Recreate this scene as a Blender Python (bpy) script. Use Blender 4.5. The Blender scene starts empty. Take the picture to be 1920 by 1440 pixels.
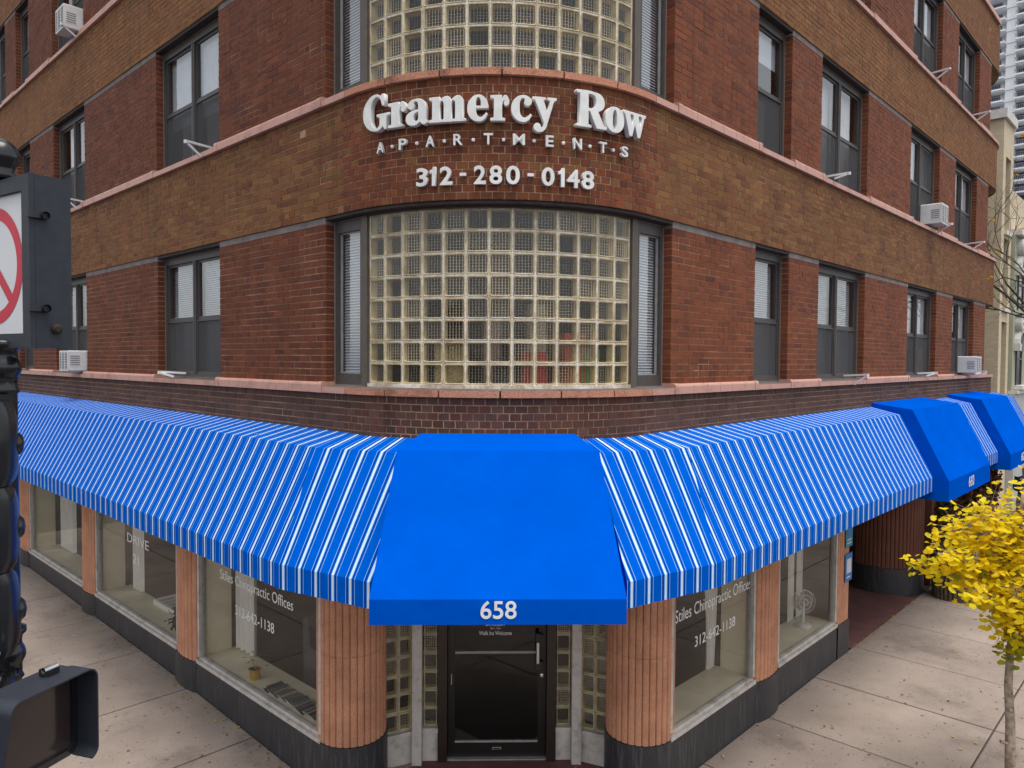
import bpy, math, random
from mathutils import Matrix, Vector
random.seed(7)
sc = bpy.context.scene
C = sc.collection
rad = math.radians

# ------------------------------------------------------------------ camera, sky, sun, exposure
CAM = (-4.066, -3.971, 4.404)
YAW, PITCH, ROLL = rad(43.494), rad(-1.8325), rad(0.358)
FPX = 1390.4                                     # focal length in pixels of a 1920 px wide frame
_f = Vector((math.cos(PITCH)*math.cos(YAW), math.cos(PITCH)*math.sin(YAW), math.sin(PITCH)))
_r0 = Vector((math.sin(YAW), -math.cos(YAW), 0)); _u0 = _r0.cross(_f)
_r = math.cos(ROLL)*_r0 + math.sin(ROLL)*_u0
_u = -math.sin(ROLL)*_r0 + math.cos(ROLL)*_u0
cam = bpy.data.cameras.new('camera'); cam_o = bpy.data.objects.new('camera', cam); C.objects.link(cam_o)
cam.sensor_width = 36; cam.lens = FPX/1920*36; cam.clip_end = 2000; cam.clip_start = 0.05
cam_o.matrix_world = Matrix(((_r.x, _u.x, -_f.x, CAM[0]), (_r.y, _u.y, -_f.y, CAM[1]), (_r.z, _u.z, -_f.z, CAM[2]), (0, 0, 0, 1)))
sc.camera = cam_o

SUN_AZ, SUN_EL = rad(256), rad(76)               # direction the light comes from
w = bpy.data.worlds.new('World'); sc.world = w; w.use_nodes = True
wn = w.node_tree.nodes; wl = w.node_tree.links; wn.clear()
sky = wn.new('ShaderNodeTexSky'); sky.sky_type = 'NISHITA'; sky.sun_disc = False
sky.sun_elevation = SUN_EL; sky.sun_rotation = rad(90) - SUN_AZ
sky.air_density = 1.0; sky.dust_density = 2.0; sky.ozone_density = 1.0
hs = wn.new('ShaderNodeHueSaturation'); hs.inputs['Saturation'].default_value = 0.22
bg = wn.new('ShaderNodeBackground'); bg.inputs['Strength'].default_value = 0.125
wo = wn.new('ShaderNodeOutputWorld')
wl.new(sky.outputs[0], hs.inputs['Color']); wl.new(hs.outputs[0], bg.inputs['Color']); wl.new(bg.outputs[0], wo.inputs['Surface'])

sl = bpy.data.lights.new('sun', 'SUN'); sl.energy = 1.5; sl.angle = rad(40); sl.color = (1.0, 0.95, 0.88)
so = bpy.data.objects.new('sun', sl); C.objects.link(so)
_d = Vector((math.cos(SUN_EL)*math.cos(SUN_AZ), math.cos(SUN_EL)*math.sin(SUN_AZ), math.sin(SUN_EL)))
so.rotation_euler = _d.to_track_quat('Z', 'Y').to_euler(); so.location = (-20, -30, 40)

sc.view_settings.view_transform = 'Standard'; sc.view_settings.look = 'None'
sc.view_settings.exposure = 0.92; sc.view_settings.gamma = 1.0
sc.render.engine = 'CYCLES'
sc.cycles.use_denoising = True
sc.cycles.max_bounces = 8; sc.cycles.transparent_max_bounces = 16
sc.cycles.diffuse_bounces = 3; sc.cycles.glossy_bounces = 3
sc.cycles.caustics_reflective = False; sc.cycles.caustics_refractive = False

# ------------------------------------------------------------------ materials
MATS = {}
def srgb(r, g, b):
    f = lambda c: (c/255/12.92) if c/255 <= 0.04045 else ((c/255+0.055)/1.055)**2.4
    return (f(r), f(g), f(b))
class NT:
    def __init__(s, name):
        s.m = bpy.data.materials.new(name); s.m.use_nodes = True
        s.t = s.m.node_tree; s.n = s.t.nodes; s.l = s.t.links
        s.b = s.n.get('Principled BSDF'); s.o = s.n.get('Material Output'); MATS[name] = s.m
    def new(s, k, **kw):
        n = s.n.new(k)
        for a, v in kw.items(): setattr(n, a, v)
        return n
    def link(s, a, b): s.l.new(a, b)
    def pos(s): return s.new('ShaderNodeNewGeometry').outputs['Position']
    def noise(s, scale, detail=4, vec=None, rough=0.55, dim=None):
        n = s.new('ShaderNodeTexNoise'); n.inputs['Scale'].default_value = scale; n.inputs['Detail'].default_value = detail
        n.inputs['Roughness'].default_value = rough
        s.link(vec if vec else s.pos(), n.inputs['Vector']); return n.outputs['Fac']
    def ramp(s, fac, stops, interp='LINEAR'):
        n = s.new('ShaderNodeValToRGB'); cr = n.color_ramp; cr.interpolation = interp
        while len(cr.elements) < len(stops): cr.elements.new(0.5)
        for e, (p, c) in zip(cr.elements, stops):
            e.position = p; e.color = (*c, 1) if len(c) == 3 else c
        s.link(fac, n.inputs['Fac']); return n.outputs['Color']
    def math(s, op, a, b=None, clamp=False):
        n = s.new('ShaderNodeMath', operation=op, use_clamp=clamp)
        for i, x in enumerate((a, b)):
            if x is None: continue
            if isinstance(x, (int, float)): n.inputs[i].default_value = x
            else: s.link(x, n.inputs[i])
        return n.outputs[0]
    def mix(s, fac, a, b, mode='MIX'):
        n = s.new('ShaderNodeMix', data_type='RGBA', blend_type=mode)
        for i, x in ((0, fac), (6, a), (7, b)):
            if isinstance(x, (int, float)): n.inputs[i].default_value = x
            elif isinstance(x, tuple): n.inputs[i].default_value = (*x, 1)
            else: s.link(x, n.inputs[i])
        return n.outputs[2]
    def bump(s, h, strength=0.3, dist=0.01):
        n = s.new('ShaderNodeBump'); n.inputs['Strength'].default_value = strength; n.inputs['Distance'].default_value = dist
        s.link(h, n.inputs['Height']); s.link(n.outputs[0], s.b.inputs['Normal'])
    def base(s, c):
        if isinstance(c, tuple): s.b.inputs['Base Color'].default_value = (*c, 1)
        else: s.link(c, s.b.inputs['Base Color'])
    def rough(s, r, spec=None, metal=None):
        if isinstance(r, (int, float)): s.b.inputs['Roughness'].default_value = r
        else: s.link(r, s.b.inputs['Roughness'])
        if spec is not None: s.b.inputs['Specular IOR Level'].default_value = spec
        if metal is not None: s.b.inputs['Metallic'].default_value = metal

def simple(name, col, rough=0.6, var=0.15, scale=8, bump=0.0, spec=0.4, metal=0.0, bscale=60):
    t = NT(name)
    n = t.noise(scale, 5)
    lo = tuple(c*(1-var) for c in col); hi = tuple(min(1, c*(1+var)) for c in col)
    t.base(t.ramp(n, [(0.25, lo), (0.75, hi)])); t.rough(rough, spec, metal)
    if bump: t.bump(t.noise(bscale, 4), bump, 0.004)
    return t

# brick: its own colour (attribute) with kiln mottling and soot
t = NT('brick')
at_ = t.new('ShaderNodeAttribute', attribute_name='col')
m1 = t.mix(1.0, at_.outputs['Color'], t.ramp(t.noise(42, 4), [(0.28, (0.82, 0.82, 0.82)), (0.72, (1.14, 1.13, 1.11))]), 'MULTIPLY')
m2 = t.mix(1.0, m1, t.ramp(t.noise(1.1, 6, rough=0.7), [(0.32, (0.80, 0.79, 0.80)), (0.55, (1.0, 1.0, 1.0)), (0.75, (1.08, 1.07, 1.04))]), 'MULTIPLY')
mpz = t.new('ShaderNodeMapping'); mpz.inputs['Scale'].default_value = (5, 5, 0.55); t.link(t.pos(), mpz.inputs['Vector'])
m3 = t.mix(1.0, m2, t.ramp(t.noise(1.6, 6, mpz.outputs[0], 0.65), [(0.30, (0.62, 0.62, 0.65)), (0.48, (1, 1, 1)), (0.80, (1.06, 1.05, 1.03))]), 'MULTIPLY')
t.base(m3); t.rough(0.78, 0.3); t.bump(t.noise(140, 5), 0.55, 0.004)
t = NT('mortar')
t.base(t.mix(1.0, t.ramp(t.noise(26, 4), [(0.3, (0.33, 0.215, 0.135)), (0.75, (0.56, 0.39, 0.265))]), t.ramp(t.noise(1.3, 5), [(0.35, (0.60, 0.57, 0.55)), (0.65, (1, 1, 1))]), 'MULTIPLY'))
t.rough(0.95, 0.1); t.bump(t.noise(120, 4), 0.5, 0.004)
# glazed terracotta sill
t = NT('terracotta_sill')
c = t.ramp(t.noise(90, 3), [(0.3, (0.46, 0.235, 0.18)), (0.7, (0.64, 0.36, 0.29))])
g = t.ramp(t.noise(3.0, 6, rough=0.75), [(0.30, (0.62, 0.60, 0.60)), (0.50, (1, 1, 1))])
t.base(t.mix(1.0, c, g, 'MULTIPLY')); t.rough(0.5, 0.4); t.bump(t.noise(160, 3), 0.2, 0.003)
t = NT('rough_sill')
c = t.ramp(t.noise(75, 4), [(0.25, (0.28, 0.11, 0.075)), (0.5, (0.52, 0.235, 0.155)), (0.75, (0.66, 0.33, 0.23))])
t.base(t.mix(1.0, c, t.ramp(t.noise(5, 5), [(0.3, (0.5, 0.5, 0.5)), (0.5, (1, 1, 1))]), 'MULTIPLY')); t.rough(0.85, 0.2); t.bump(t.noise(110, 4), 0.6, 0.006)
simple('sill_wash', (0.13, 0.105, 0.095), 0.9, 0.4, 6, 0.4)
simple('stone_strip', (0.20, 0.165, 0.16), 0.9, 0.35, 7, 0.5)
simple('window_metal', (0.072, 0.062, 0.060), 0.5, 0.15, 10, 0, 0.4)
simple('bronze_metal', (0.105, 0.083, 0.066), 0.5, 0.2, 10, 0, 0.4)
simple('caulk', (0.20, 0.17, 0.155), 0.8, 0.2, 30)
simple('lintel_steel', (0.045, 0.032, 0.028), 0.8, 0.4, 12, 0.3)

def glass(name, ior, tint=(1, 1, 1), rough=0.01, wav=0.0):
    t = NT(name); t.n.remove(t.b)
    fr = t.new('ShaderNodeFresnel'); fr.inputs['IOR'].default_value = ior
    tr = t.new('ShaderNodeBsdfTransparent'); tr.inputs[0].default_value = (*tint, 1)
    gl = t.new('ShaderNodeBsdfGlossy'); gl.inputs['Roughness'].default_value = rough
    mx = t.new('ShaderNodeMixShader'); gm = t.new('ShaderNodeNewGeometry'); t.link(t.math('MULTIPLY', fr.outputs[0], t.math('SUBTRACT', 1.0, gm.outputs['Backfacing'])), mx.inputs[0]); t.link(tr.outputs[0], mx.inputs[1]); t.link(gl.outputs[0], mx.inputs[2])
    if wav:
        b = t.new('ShaderNodeBump'); b.inputs['Strength'].default_value = wav; b.inputs['Distance'].default_value = 0.02
        t.link(t.noise(2.2, 2), b.inputs['Height']); t.link(b.outputs[0], gl.inputs['Normal'])
    t.link(mx.outputs[0], t.o.inputs['Surface'])
glass('coated_glass', 2.9, (0.95, 0.96, 0.97), 0.01, 0.05)
glass('shop_glass', 1.55, (0.90, 0.90, 0.88), 0.0, 0.012)
glass('block_front', 1.55, (0.97, 0.95, 0.91), 0.08, 0.35)
t = NT('insect_screen'); t.n.remove(t.b)
df = t.new('ShaderNodeBsdfDiffuse'); df.inputs[0].default_value = (0.11, 0.108, 0.113, 1)
tr = t.new('ShaderNodeBsdfTransparent'); mx = t.new('ShaderNodeMixShader'); mx.inputs[0].default_value = 0.48
t.link(tr.outputs[0], mx.inputs[1]); t.link(df.outputs[0], mx.inputs[2]); t.link(mx.outputs[0], t.o.inputs['Surface'])
def block_glass(name, col, tint, lo, hi, rough):
    t = NT(name); t.n.remove(t.b); oi = t.new('ShaderNodeObjectInfo')
    df = t.new('ShaderNodeBsdfPrincipled'); df.inputs['Roughness'].default_value = rough
    t.link(t.mix(1.0, col, t.ramp(oi.outputs['Random'], [(0.0, (0.55, 0.55, 0.58)), (0.5, (1, 1, 1)), (1.0, (1.25, 1.2, 1.05))]), 'MULTIPLY'), df.inputs['Base Color'])
    tr = t.new('ShaderNodeBsdfTransparent'); tr.inputs[0].default_value = (*tint, 1)
    mx = t.new('ShaderNodeMixShader'); t.link(t.math('MULTIPLY_ADD', oi.outputs['Random'], hi-lo), mx.inputs[0]); mx.inputs[0].links[0].from_node.inputs[2].default_value = lo
    t.link(tr.outputs[0], mx.inputs[1]); t.link(df.outputs[0], mx.inputs[2]); t.link(mx.outputs[0], t.o.inputs['Surface'])
block_glass('block_rib', (0.58, 0.52, 0.43), (0.96, 0.93, 0.87), 0.18, 0.55, 0.12)
block_glass('block_back', (0.075, 0.068, 0.062), (0.96, 0.93, 0.88), 0.04, 0.38, 0.25)
simple('block_edge', (0.56, 0.47, 0.28), 0.25, 0.45, 6)
t = NT('block_mortar')
t.base(t.mix(1.0, t.ramp(t.noise(30, 4), [(0.3, (0.55, 0.48, 0.39)), (0.6, (0.80, 0.74, 0.66))]), t.ramp(t.noise(4, 5), [(0.35, (0.62, 0.55, 0.48)), (0.55, (1, 1, 1))]), 'MULTIPLY')); t.rough(0.9, 0.2)
simple('entry_mortar', (0.34, 0.31, 0.23), 0.9, 0.3, 12)  # greenish-grey block mortar, with the awning's shade put into its darker colour
t = NT('fluted_terracotta')
c = t.ramp(t.noise(120, 3), [(0.25, (0.34, 0.152, 0.088)), (0.5, (0.54, 0.258, 0.152)), (0.78, (0.67, 0.37, 0.245))])
g = t.ramp(t.noise(2.4, 6, rough=0.7), [(0.30, (0.72, 0.68, 0.66)), (0.6, (1.06, 1.05, 1.04))])
t.base(t.mix(1.0, c, g, 'MULTIPLY')); t.rough(0.75, 0.3); t.bump(t.noise(150, 4), 0.4, 0.004)
t = NT('dark_terracotta')
c = t.ramp(t.noise(120, 3), [(0.25, (0.10, 0.036, 0.023)), (0.75, (0.24, 0.095, 0.06))])
t.base(t.mix(1.0, c, t.ramp(t.noise(2, 5), [(0.3, (0.7, 0.7, 0.7)), (0.6, (1, 1, 1))]), 'MULTIPLY')); t.rough(0.8, 0.3)
t = NT('granite')
v = t.new('ShaderNodeTexVoronoi'); v.inputs['Scale'].default_value = 190; t.link(t.pos(), v.inputs['Vector'])
c = t.ramp(v.outputs['Distance'], [(0.15, (0.085, 0.085, 0.095)), (0.5, (0.022, 0.022, 0.025))])
map_ = t.new('ShaderNodeMapping'); map_.inputs['Scale'].default_value = (9, 9, 0.7); t.link(t.pos(), map_.inputs['Vector'])
st = t.ramp(t.noise(3, 5, map_.outputs[0]), [(0.52, (0, 0, 0)), (0.80, (0.07, 0.066, 0.062))])
t.base(t.mix(1.0, c, st, 'ADD')); t.rough(t.math('MULTIPLY_ADD', t.noise(5, 4), 0.3) if False else 0.42, 0.4); t.bump(t.noise(80, 3), 0.08, 0.003)
t = NT('white_paint')
c = t.ramp(t.noise(6, 6, rough=0.7), [(0.28, (0.30, 0.26, 0.23)), (0.5, (0.50, 0.46, 0.42)), (0.75, (0.60, 0.56, 0.52))])
ch = t.ramp(t.noise(32, 5, rough=0.75), [(0.30, (0.10, 0.08, 0.07)), (0.37, (1, 1, 1))])
t.base(t.mix(0.85, c, ch, 'MULTIPLY')); t.rough(0.7, 0.3)
simple('dark_paint', (0.022, 0.013, 0.010), 0.35, 0.3, 12, 0, 0.5)
simple('door_bronze', (0.010, 0.008, 0.007), 0.35, 0.2, 20, 0, 0.5)
simple('chrome', (0.55, 0.55, 0.55), 0.3, 0.1, 20, 0, 0.5, 0.9)
simple('aluminium', (0.42, 0.41, 0.39), 0.45, 0.2, 20, 0, 0.5, 0.5)
simple('cream_plaster', (0.84, 0.76, 0.58), 0.7, 0.12, 3)
simple('room_wall', (0.10, 0.085, 0.075), 0.9, 0.2, 2)
simple('room_floor', (0.05, 0.04, 0.035), 0.6, 0.3, 2)
simple('room_ceiling', (0.30, 0.28, 0.26), 0.9, 0.1, 2)
simple('curtain', (0.86, 0.84, 0.82), 0.9, 0.08, 5)
simple('blind', (0.70, 0.74, 0.78), 0.6, 0.10, 5)
simple('white_plastic', (0.70, 0.69, 0.69), 0.45, 0.08, 6)
simple('grille_grey', (0.20, 0.20, 0.21), 0.6, 0.2, 40)
simple('black_plastic', (0.02, 0.02, 0.022), 0.5, 0.2, 20)
t = NT('letter_white'); t.base(t.ramp(t.noise(8, 5), [(0.3, (0.66, 0.65, 0.63)), (0.6, (0.80, 0.80, 0.79))])); t.rough(0.45, 0.4)
simple('vinyl_white', (0.80, 0.79, 0.77), 0.6, 0.05, 5)
simple('vinyl_grey', (0.42, 0.41, 0.40), 0.6, 0.1, 5)
# awning canvas
def fabric(name, col):
    t = NT(name); t.base(col(t) if callable(col) else t.mix(1.0, col, t.ramp(t.noise(2.2, 4), [(0.25, (0.9, 0.90, 0.92)), (0.75, (1.06, 1.07, 1.05))]), 'MULTIPLY'))
    t.rough(0.95, 0.0)
    wv = t.noise(420, 2); sl_ = t.noise(1.7, 3)
    t.bump(t.math('ADD', t.math('MULTIPLY', wv, 0.05), t.math('MULTIPLY', sl_, 1.0)), 0.5, 0.06)
BLUE = (0.0, 0.082, 0.52)
fabric('blue_canvas', BLUE)
def stripes(t):
    uv = t.new('ShaderNodeUVMap', uv_map='uv'); sp = t.new('ShaderNodeSeparateXYZ'); t.link(uv.outputs[0], sp.inputs[0])
    fr = t.math('FRACT', t.math('DIVIDE', sp.outputs[0], 0.185))
    W = (0.60, 0.70, 0.81); T = (0.30, 0.48, 0.75); D = (0.0, 0.062, 0.37); B = (0.0, 0.094, 0.52); L = (0.05, 0.29, 0.68)
    c = t.ramp(fr, [(0.0, T), (0.018, T), (0.026, D), (0.16, D), (0.185, L), (0.218, W), (0.308, W), (0.341, L), (0.37, D), (0.488, D), (0.496, T), (0.514, T), (0.522, B), (0.994, B), (1.0, T)])
    return t.mix(1.0, c, t.ramp(t.noise(3, 4), [(0.3, (0.95, 0.95, 0.95)), (0.7, (1.03, 1.03, 1.03))]), 'MULTIPLY')
fabric('striped_canvas', stripes)
# pavement
def concrete(name, lo, hi, gum=True):
    t = NT(name); p = t.pos()
    oi = t.new('ShaderNodeObjectInfo')
    c = t.ramp(t.noise(0.9, 7, rough=0.65), [(0.25, lo), (0.75, hi)])
    c = t.mix(1.0, c, t.ramp(t.noise(70, 4, rough=0.7), [(0.3, (0.80, 0.80, 0.80)), (0.7, (1.15, 1.15, 1.15))]), 'MULTIPLY')
    c = t.mix(1.0, c, t.ramp(t.noise(2.3, 6, rough=0.7), [(0.28, (0.74, 0.74, 0.75)), (0.42, (1, 1, 1))]), 'MULTIPLY')
    c = t.mix(1.0, c, t.ramp(t.noise(0.55, 6, rough=0.72), [(0.34, (0.66, 0.65, 0.66)), (0.46, (0.95, 0.95, 0.95)), (0.7, (1.04, 1.03, 1.02))]), 'MULTIPLY')
    c = t.mix(1.0, c, t.ramp(oi.outputs['Random'], [(0, (0.93, 0.92, 0.92)), (1, (1.05, 1.05, 1.04))]), 'MULTIPLY')
    if gum:
        for sc_, thr, seed in ((3.6, 0.075, 0.0), (6.5, 0.085, 3.7), (10.0, 0.09, 8.1)):
            mp = t.new('ShaderNodeMapping'); mp.inputs['Location'].default_value = (seed, seed*1.3, 0); t.link(p, mp.inputs['Vector'])
            v = t.new('ShaderNodeTexVoronoi'); v.inputs['Scale'].default_value = sc_; v.voronoi_dimensions = '2D'; t.link(mp.outputs[0], v.inputs['Vector'])
            sep = t.new('ShaderNodeSeparateXYZ'); t.link(v.outputs['Color'], sep.inputs[0])
            dist = t.math('ADD', v.outputs['Distance'], t.math('MULTIPLY', t.noise(30, 2), 0.06))
            spot = t.math('LESS_THAN', dist, t.math('ADD', t.math('MULTIPLY', sep.outputs[0], thr), 0.03))
            keep = t.math('MULTIPLY', spot, t.math('GREATER_THAN', sep.outputs[1], 0.55 if sc_ < 5 else 0.60))
            c = t.mix(t.math('MULTIPLY', keep, 0.80), c, (0.055, 0.053, 0.056))
    t.base(c); t.rough(0.9, 0.25); t.bump(t.noise(90, 5, rough=0.7), 0.35, 0.006)
concrete('concrete', (0.225, 0.180, 0.152), (0.36, 0.296, 0.253))
concrete('kerb_stone', (0.22, 0.20, 0.18), (0.34, 0.31, 0.28), False)
simple('asphalt', (0.05, 0.05, 0.052), 0.9, 0.3, 30, 0.6)
simple('joint_dirt', (0.06, 0.05, 0.042), 1.0, 0.3, 30)
simple('maroon_floor', (0.14, 0.062, 0.055), 0.7, 0.25, 4, 0.2)
simple('fallen_leaf', (0.42, 0.27, 0.06), 0.8, 0.5, 9)
simple('brown_leaf', (0.20, 0.09, 0.03), 0.8, 0.5, 9)
t = NT('pole_enamel'); t.base((0.012, 0.013, 0.016)); t.rough(0.22, 0.5); t.bump(t.noise(90, 2), 0.03, 0.002)
simple('box_enamel', (0.020, 0.024, 0.034), 0.55, 0.2, 30, 0.1)
simple('sign_white', (0.70, 0.70, 0.72), 0.5, 0.04, 4)
simple('sign_red', (0.58, 0.02, 0.05), 0.5, 0.06, 4)
simple('signal_lens', (0.032, 0.022, 0.022), 0.12, 0.2, 4, 0, 0.6)
simple('orange_label', (0.75, 0.30, 0.03), 0.5, 0.1, 10)

# ------------------------------------------------------------------ mesh helpers
class MB:
    def __init__(s): s.v = []; s.f = []; s.mi = []; s.col = []; s.uv = []; s.mats = []
    def m(s, name):
        if name not in s.mats: s.mats.append(name)
        return s.mats.index(name)
    def face(s, pts, mat, col=None, uv=None):
        b = len(s.v); s.v += [tuple(p) for p in pts]; s.f.append(list(range(b, b+len(pts)))); s.mi.append(s.m(mat)); s.col.append(col); s.uv.append(uv)
    def mesh(s, name, smooth=False, merge=False):
        me = bpy.data.meshes.new(name); me.from_pydata(s.v, [], s.f)
        for n in s.mats: me.materials.append(MATS[n])
        me.polygons.foreach_set('material_index', s.mi)
        if any(c is not None for c in s.col):
            a = me.color_attributes.new('col', 'FLOAT_COLOR', 'CORNER'); d = []
            for f, c in zip(s.f, s.col):
                c = c or (0.2, 0.1, 0.05); d += [c[0], c[1], c[2], 1.0]*len(f)
            a.data.foreach_set('color', d)
        if any(u is not None for u in s.uv):
            l = me.uv_layers.new(name='uv'); d = []
            for f, u in zip(s.f, s.uv):
                u = u or [(0, 0)]*len(f)
                for q in u: d += [q[0], q[1]]
            l.data.foreach_set('uv', d)
        if merge:
            import bmesh
            bm = bmesh.new(); bm.from_mesh(me); bmesh.ops.remove_doubles(bm, verts=bm.verts, dist=1e-5); bmesh.ops.recalc_face_normals(bm, faces=bm.faces); bm.to_mesh(me); bm.free()
        if smooth: me.polygons.foreach_set('use_smooth', [True]*len(me.polygons))
        me.update(); return me
    def build(s, name, parent=None, smooth=False, merge=False):
        return link(name, s.mesh(name, smooth, merge), parent)
    # general box from eight corners produced by a mapping function of (a, b, c)
    def mbox(s, fn, a0, a1, b0, b1, c0, c1, mat, n=1, col=None, skip=''):
        for i in range(n):
            x0 = a0+(a1-a0)*i/n; x1 = a0+(a1-a0)*(i+1)/n
            P = lambda a, b, c: fn(a, b, c)
            if 'f' not in skip: s.face([P(x0, b1, c0), P(x1, b1, c0), P(x1, b1, c1), P(x0, b1, c1)], mat, col)
            if 'k' not in skip: s.face([P(x1, b0, c0), P(x0, b0, c0), P(x0, b0, c1), P(x1, b0, c1)], mat, col)
            if 't' not in skip: s.face([P(x0, b1, c1), P(x1, b1, c1), P(x1, b0, c1), P(x0, b0, c1)], mat, col)
            if 'b' not in skip: s.face([P(x0, b0, c0), P(x1, b0, c0), P(x1, b1, c0), P(x0, b1, c0)], mat, col)
            if i == 0: s.face([P(x0, b0, c0), P(x0, b1, c0), P(x0, b1, c1), P(x0, b0, c1)], mat, col)
            if i == n-1: s.face([P(x1, b1, c0), P(x1, b0, c0), P(x1, b0, c1), P(x1, b1, c1)], mat, col)
    def box(s, x0, x1, y0, y1, z0, z1, mat):
        s.mbox(lambda a, b, c: (a, b, c), x0, x1, y1, y0, z0, z1, mat)
    def extr(s, fn, prof, a0, a1, mat, n=1, top=None):
        # closed profile (b, c) pushed along a
        k = len(prof)
        for i in range(n):
            x0 = a0+(a1-a0)*i/n; x1 = a0+(a1-a0)*(i+1)/n
            for j in range(k):
                p, q = prof[j], prof[(j+1) % k]
                s.face([fn(x0, *p), fn(x1, *p), fn(x1, *q), fn(x0, *q)], (top[1] if top and j in top[0] else mat))
        s.face([fn(a0, *p) for p in reversed(prof)], mat); s.face([fn(a1, *p) for p in prof], mat)
    def tube(s, pts, r0, r1, mat, n=7, cap=True):
        pts = [Vector(p) for p in pts]; rings = []
        for i, p in enumerate(pts):
            d = (pts[min(i+1, len(pts)-1)]-pts[max(i-1, 0)]).normalized()
            a = d.orthogonal().normalized() if i == 0 else (a_prev - d*a_prev.dot(d)).normalized()
            a_prev = a; b = d.cross(a); r = r0+(r1-r0)*i/max(1, len(pts)-1)
            rings.append([p+(a*math.cos(2*math.pi*k/n)+b*math.sin(2*math.pi*k/n))*r for k in range(n)])
        for i in range(len(rings)-1):
            for k in range(n): s.face([rings[i][k], rings[i][(k+1) % n], rings[i+1][(k+1) % n], rings[i+1][k]], mat)
        if cap: s.face(list(reversed(rings[0])), mat); s.face(rings[-1], mat)
    def lathe(s, c, prof, mat, n=20, fn=None):
        # prof: (r, z); c: axis base
        fn = fn or (lambda x, y, z: (c[0]+x, c[1]+y, c[2]+z))
        for i in range(len(prof)-1):
            (r0, z0), (r1, z1) = prof[i], prof[i+1]
            for k in range(n):
                a, b = 2*math.pi*k/n, 2*math.pi*(k+1)/n
                q = [fn(r0*math.cos(a), r0*math.sin(a), z0), fn(r0*math.cos(b), r0*math.sin(b), z0), fn(r1*math.cos(b), r1*math.sin(b), z1), fn(r1*math.cos(a), r1*math.sin(a), z1)]
                if r0 < 1e-6: q = [q[0], q[2], q[3]]
                elif r1 < 1e-6: q = [q[0], q[1], q[2]]
                s.face(q, mat)
ROOTLOC = {}
def link(name, me, parent=None, mat=None):
    o = bpy.data.objects.new(name, me); C.objects.link(o)
    if parent is not None:
        o.parent = parent
        if parent.name in ROOTLOC: o.matrix_parent_inverse = Matrix.Translation(-ROOTLOC[parent.name])
    if mat is not None: o.matrix_basis = mat
    return o
def thing(name, label, cat, loc=(0, 0, 0), group=None):
    o = bpy.data.objects.new(name, None); C.objects.link(o); o.location = loc; o.empty_display_size = 0.2
    ROOTLOC[o.name] = Vector(loc); return tag(o, label, cat, group)
def tag(o, label=None, cat=None, group=None, kind=None):
    if label: o['label'] = label
    if cat: o['category'] = cat
    if group: o['group'] = group
    if kind: o['kind'] = kind
    return o

# facade path: s runs from the left wall round the corner to the right wall; d outwards; z up
G = 4.18                                           # height of the second-floor sill line above the pavement
H = 2.795                                          # storey height
R = 2.0; LA = math.pi*R/2; XF = 16.9; SB = LA+XF-2; SE = SB+LA
def frame_at(s):
    if s < 0: return (0.0, 2-s), (0, -1), (-1, 0)
    if s < LA:
        a = s/R; return (2-2*math.cos(a), 2-2*math.sin(a)), (math.sin(a), -math.cos(a)), (-math.cos(a), -math.sin(a))
    if s <= SB: return (2+s-LA, 0.0), (1, 0), (0, -1)
    a = min((s-SB)/R, math.pi/2); e = s-SB-a*R
    return (XF+2*math.sin(a), 2-2*math.cos(a)+e), (math.cos(a), math.sin(a)), (math.sin(a), -math.cos(a))
def P(s, d, z):
    p, T, N = frame_at(s); return (p[0]+N[0]*d, p[1]+N[1]*d, z)
def FM(s, d, z):                                   # object matrix: x along the wall, y into it, z up
    p, T, N = frame_at(s); q = P(s, d, z)
    return Matrix(((T[0], -N[0], 0, q[0]), (T[1], -N[1], 0, q[1]), (0, 0, 1, q[2]), (0, 0, 0, 1)))
sL = lambda y: 2-y
sR = lambda x: LA+x-2
def project(p):
    q = Vector(p)-Vector(CAM); dz = q.dot(_f)
    if dz < 0.1: return None
    return 960+FPX*q.dot(_r)/dz, 720-FPX*q.dot(_u)/dz, dz
def nseg(s0, s1): 
    a = max(s0, 0); b = min(s1, LA); c = max(s0, SB); d = min(s1, SE)
    return max(1, math.ceil(max(0, b-a, d-c)/0.14))
# ------------------------------------------------------------------ ground
def gz(y):                                         # the pavement climbs gently along the left street
    return 0 if y < 2 else (0.03*(y-2) if y < 6 else 0.12+0.01*(y-6))
mb = MB(); mb.face([(-600, -600, -0.16), (900, -600, -0.16), (900, 900, -0.16), (-600, 900, -0.16)], 'asphalt')
tag(mb.build('road'), kind='structure')
KX, KY = -4.3, -4.3
mb = MB()
ys = [KY+0.15, 2, 4, 6, 9, 13, 18, 26]
for a, b in zip(ys[:-1], ys[1:]):
    mb.face([(KX+0.15, a, gz(a)-0.012), (0.3, a, gz(a)-0.012), (0.3, b, gz(b)-0.012), (KX+0.15, b, gz(b)-0.012)], 'joint_dirt')
mb.face([(0.3, KY+0.15, -0.012), (60, KY+0.15, -0.012), (60, 0.3, -0.012), (0.3, 0.3, -0.012)], 'joint_dirt')
side = tag(mb.build('sidewalk'), kind='structure')
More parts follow.
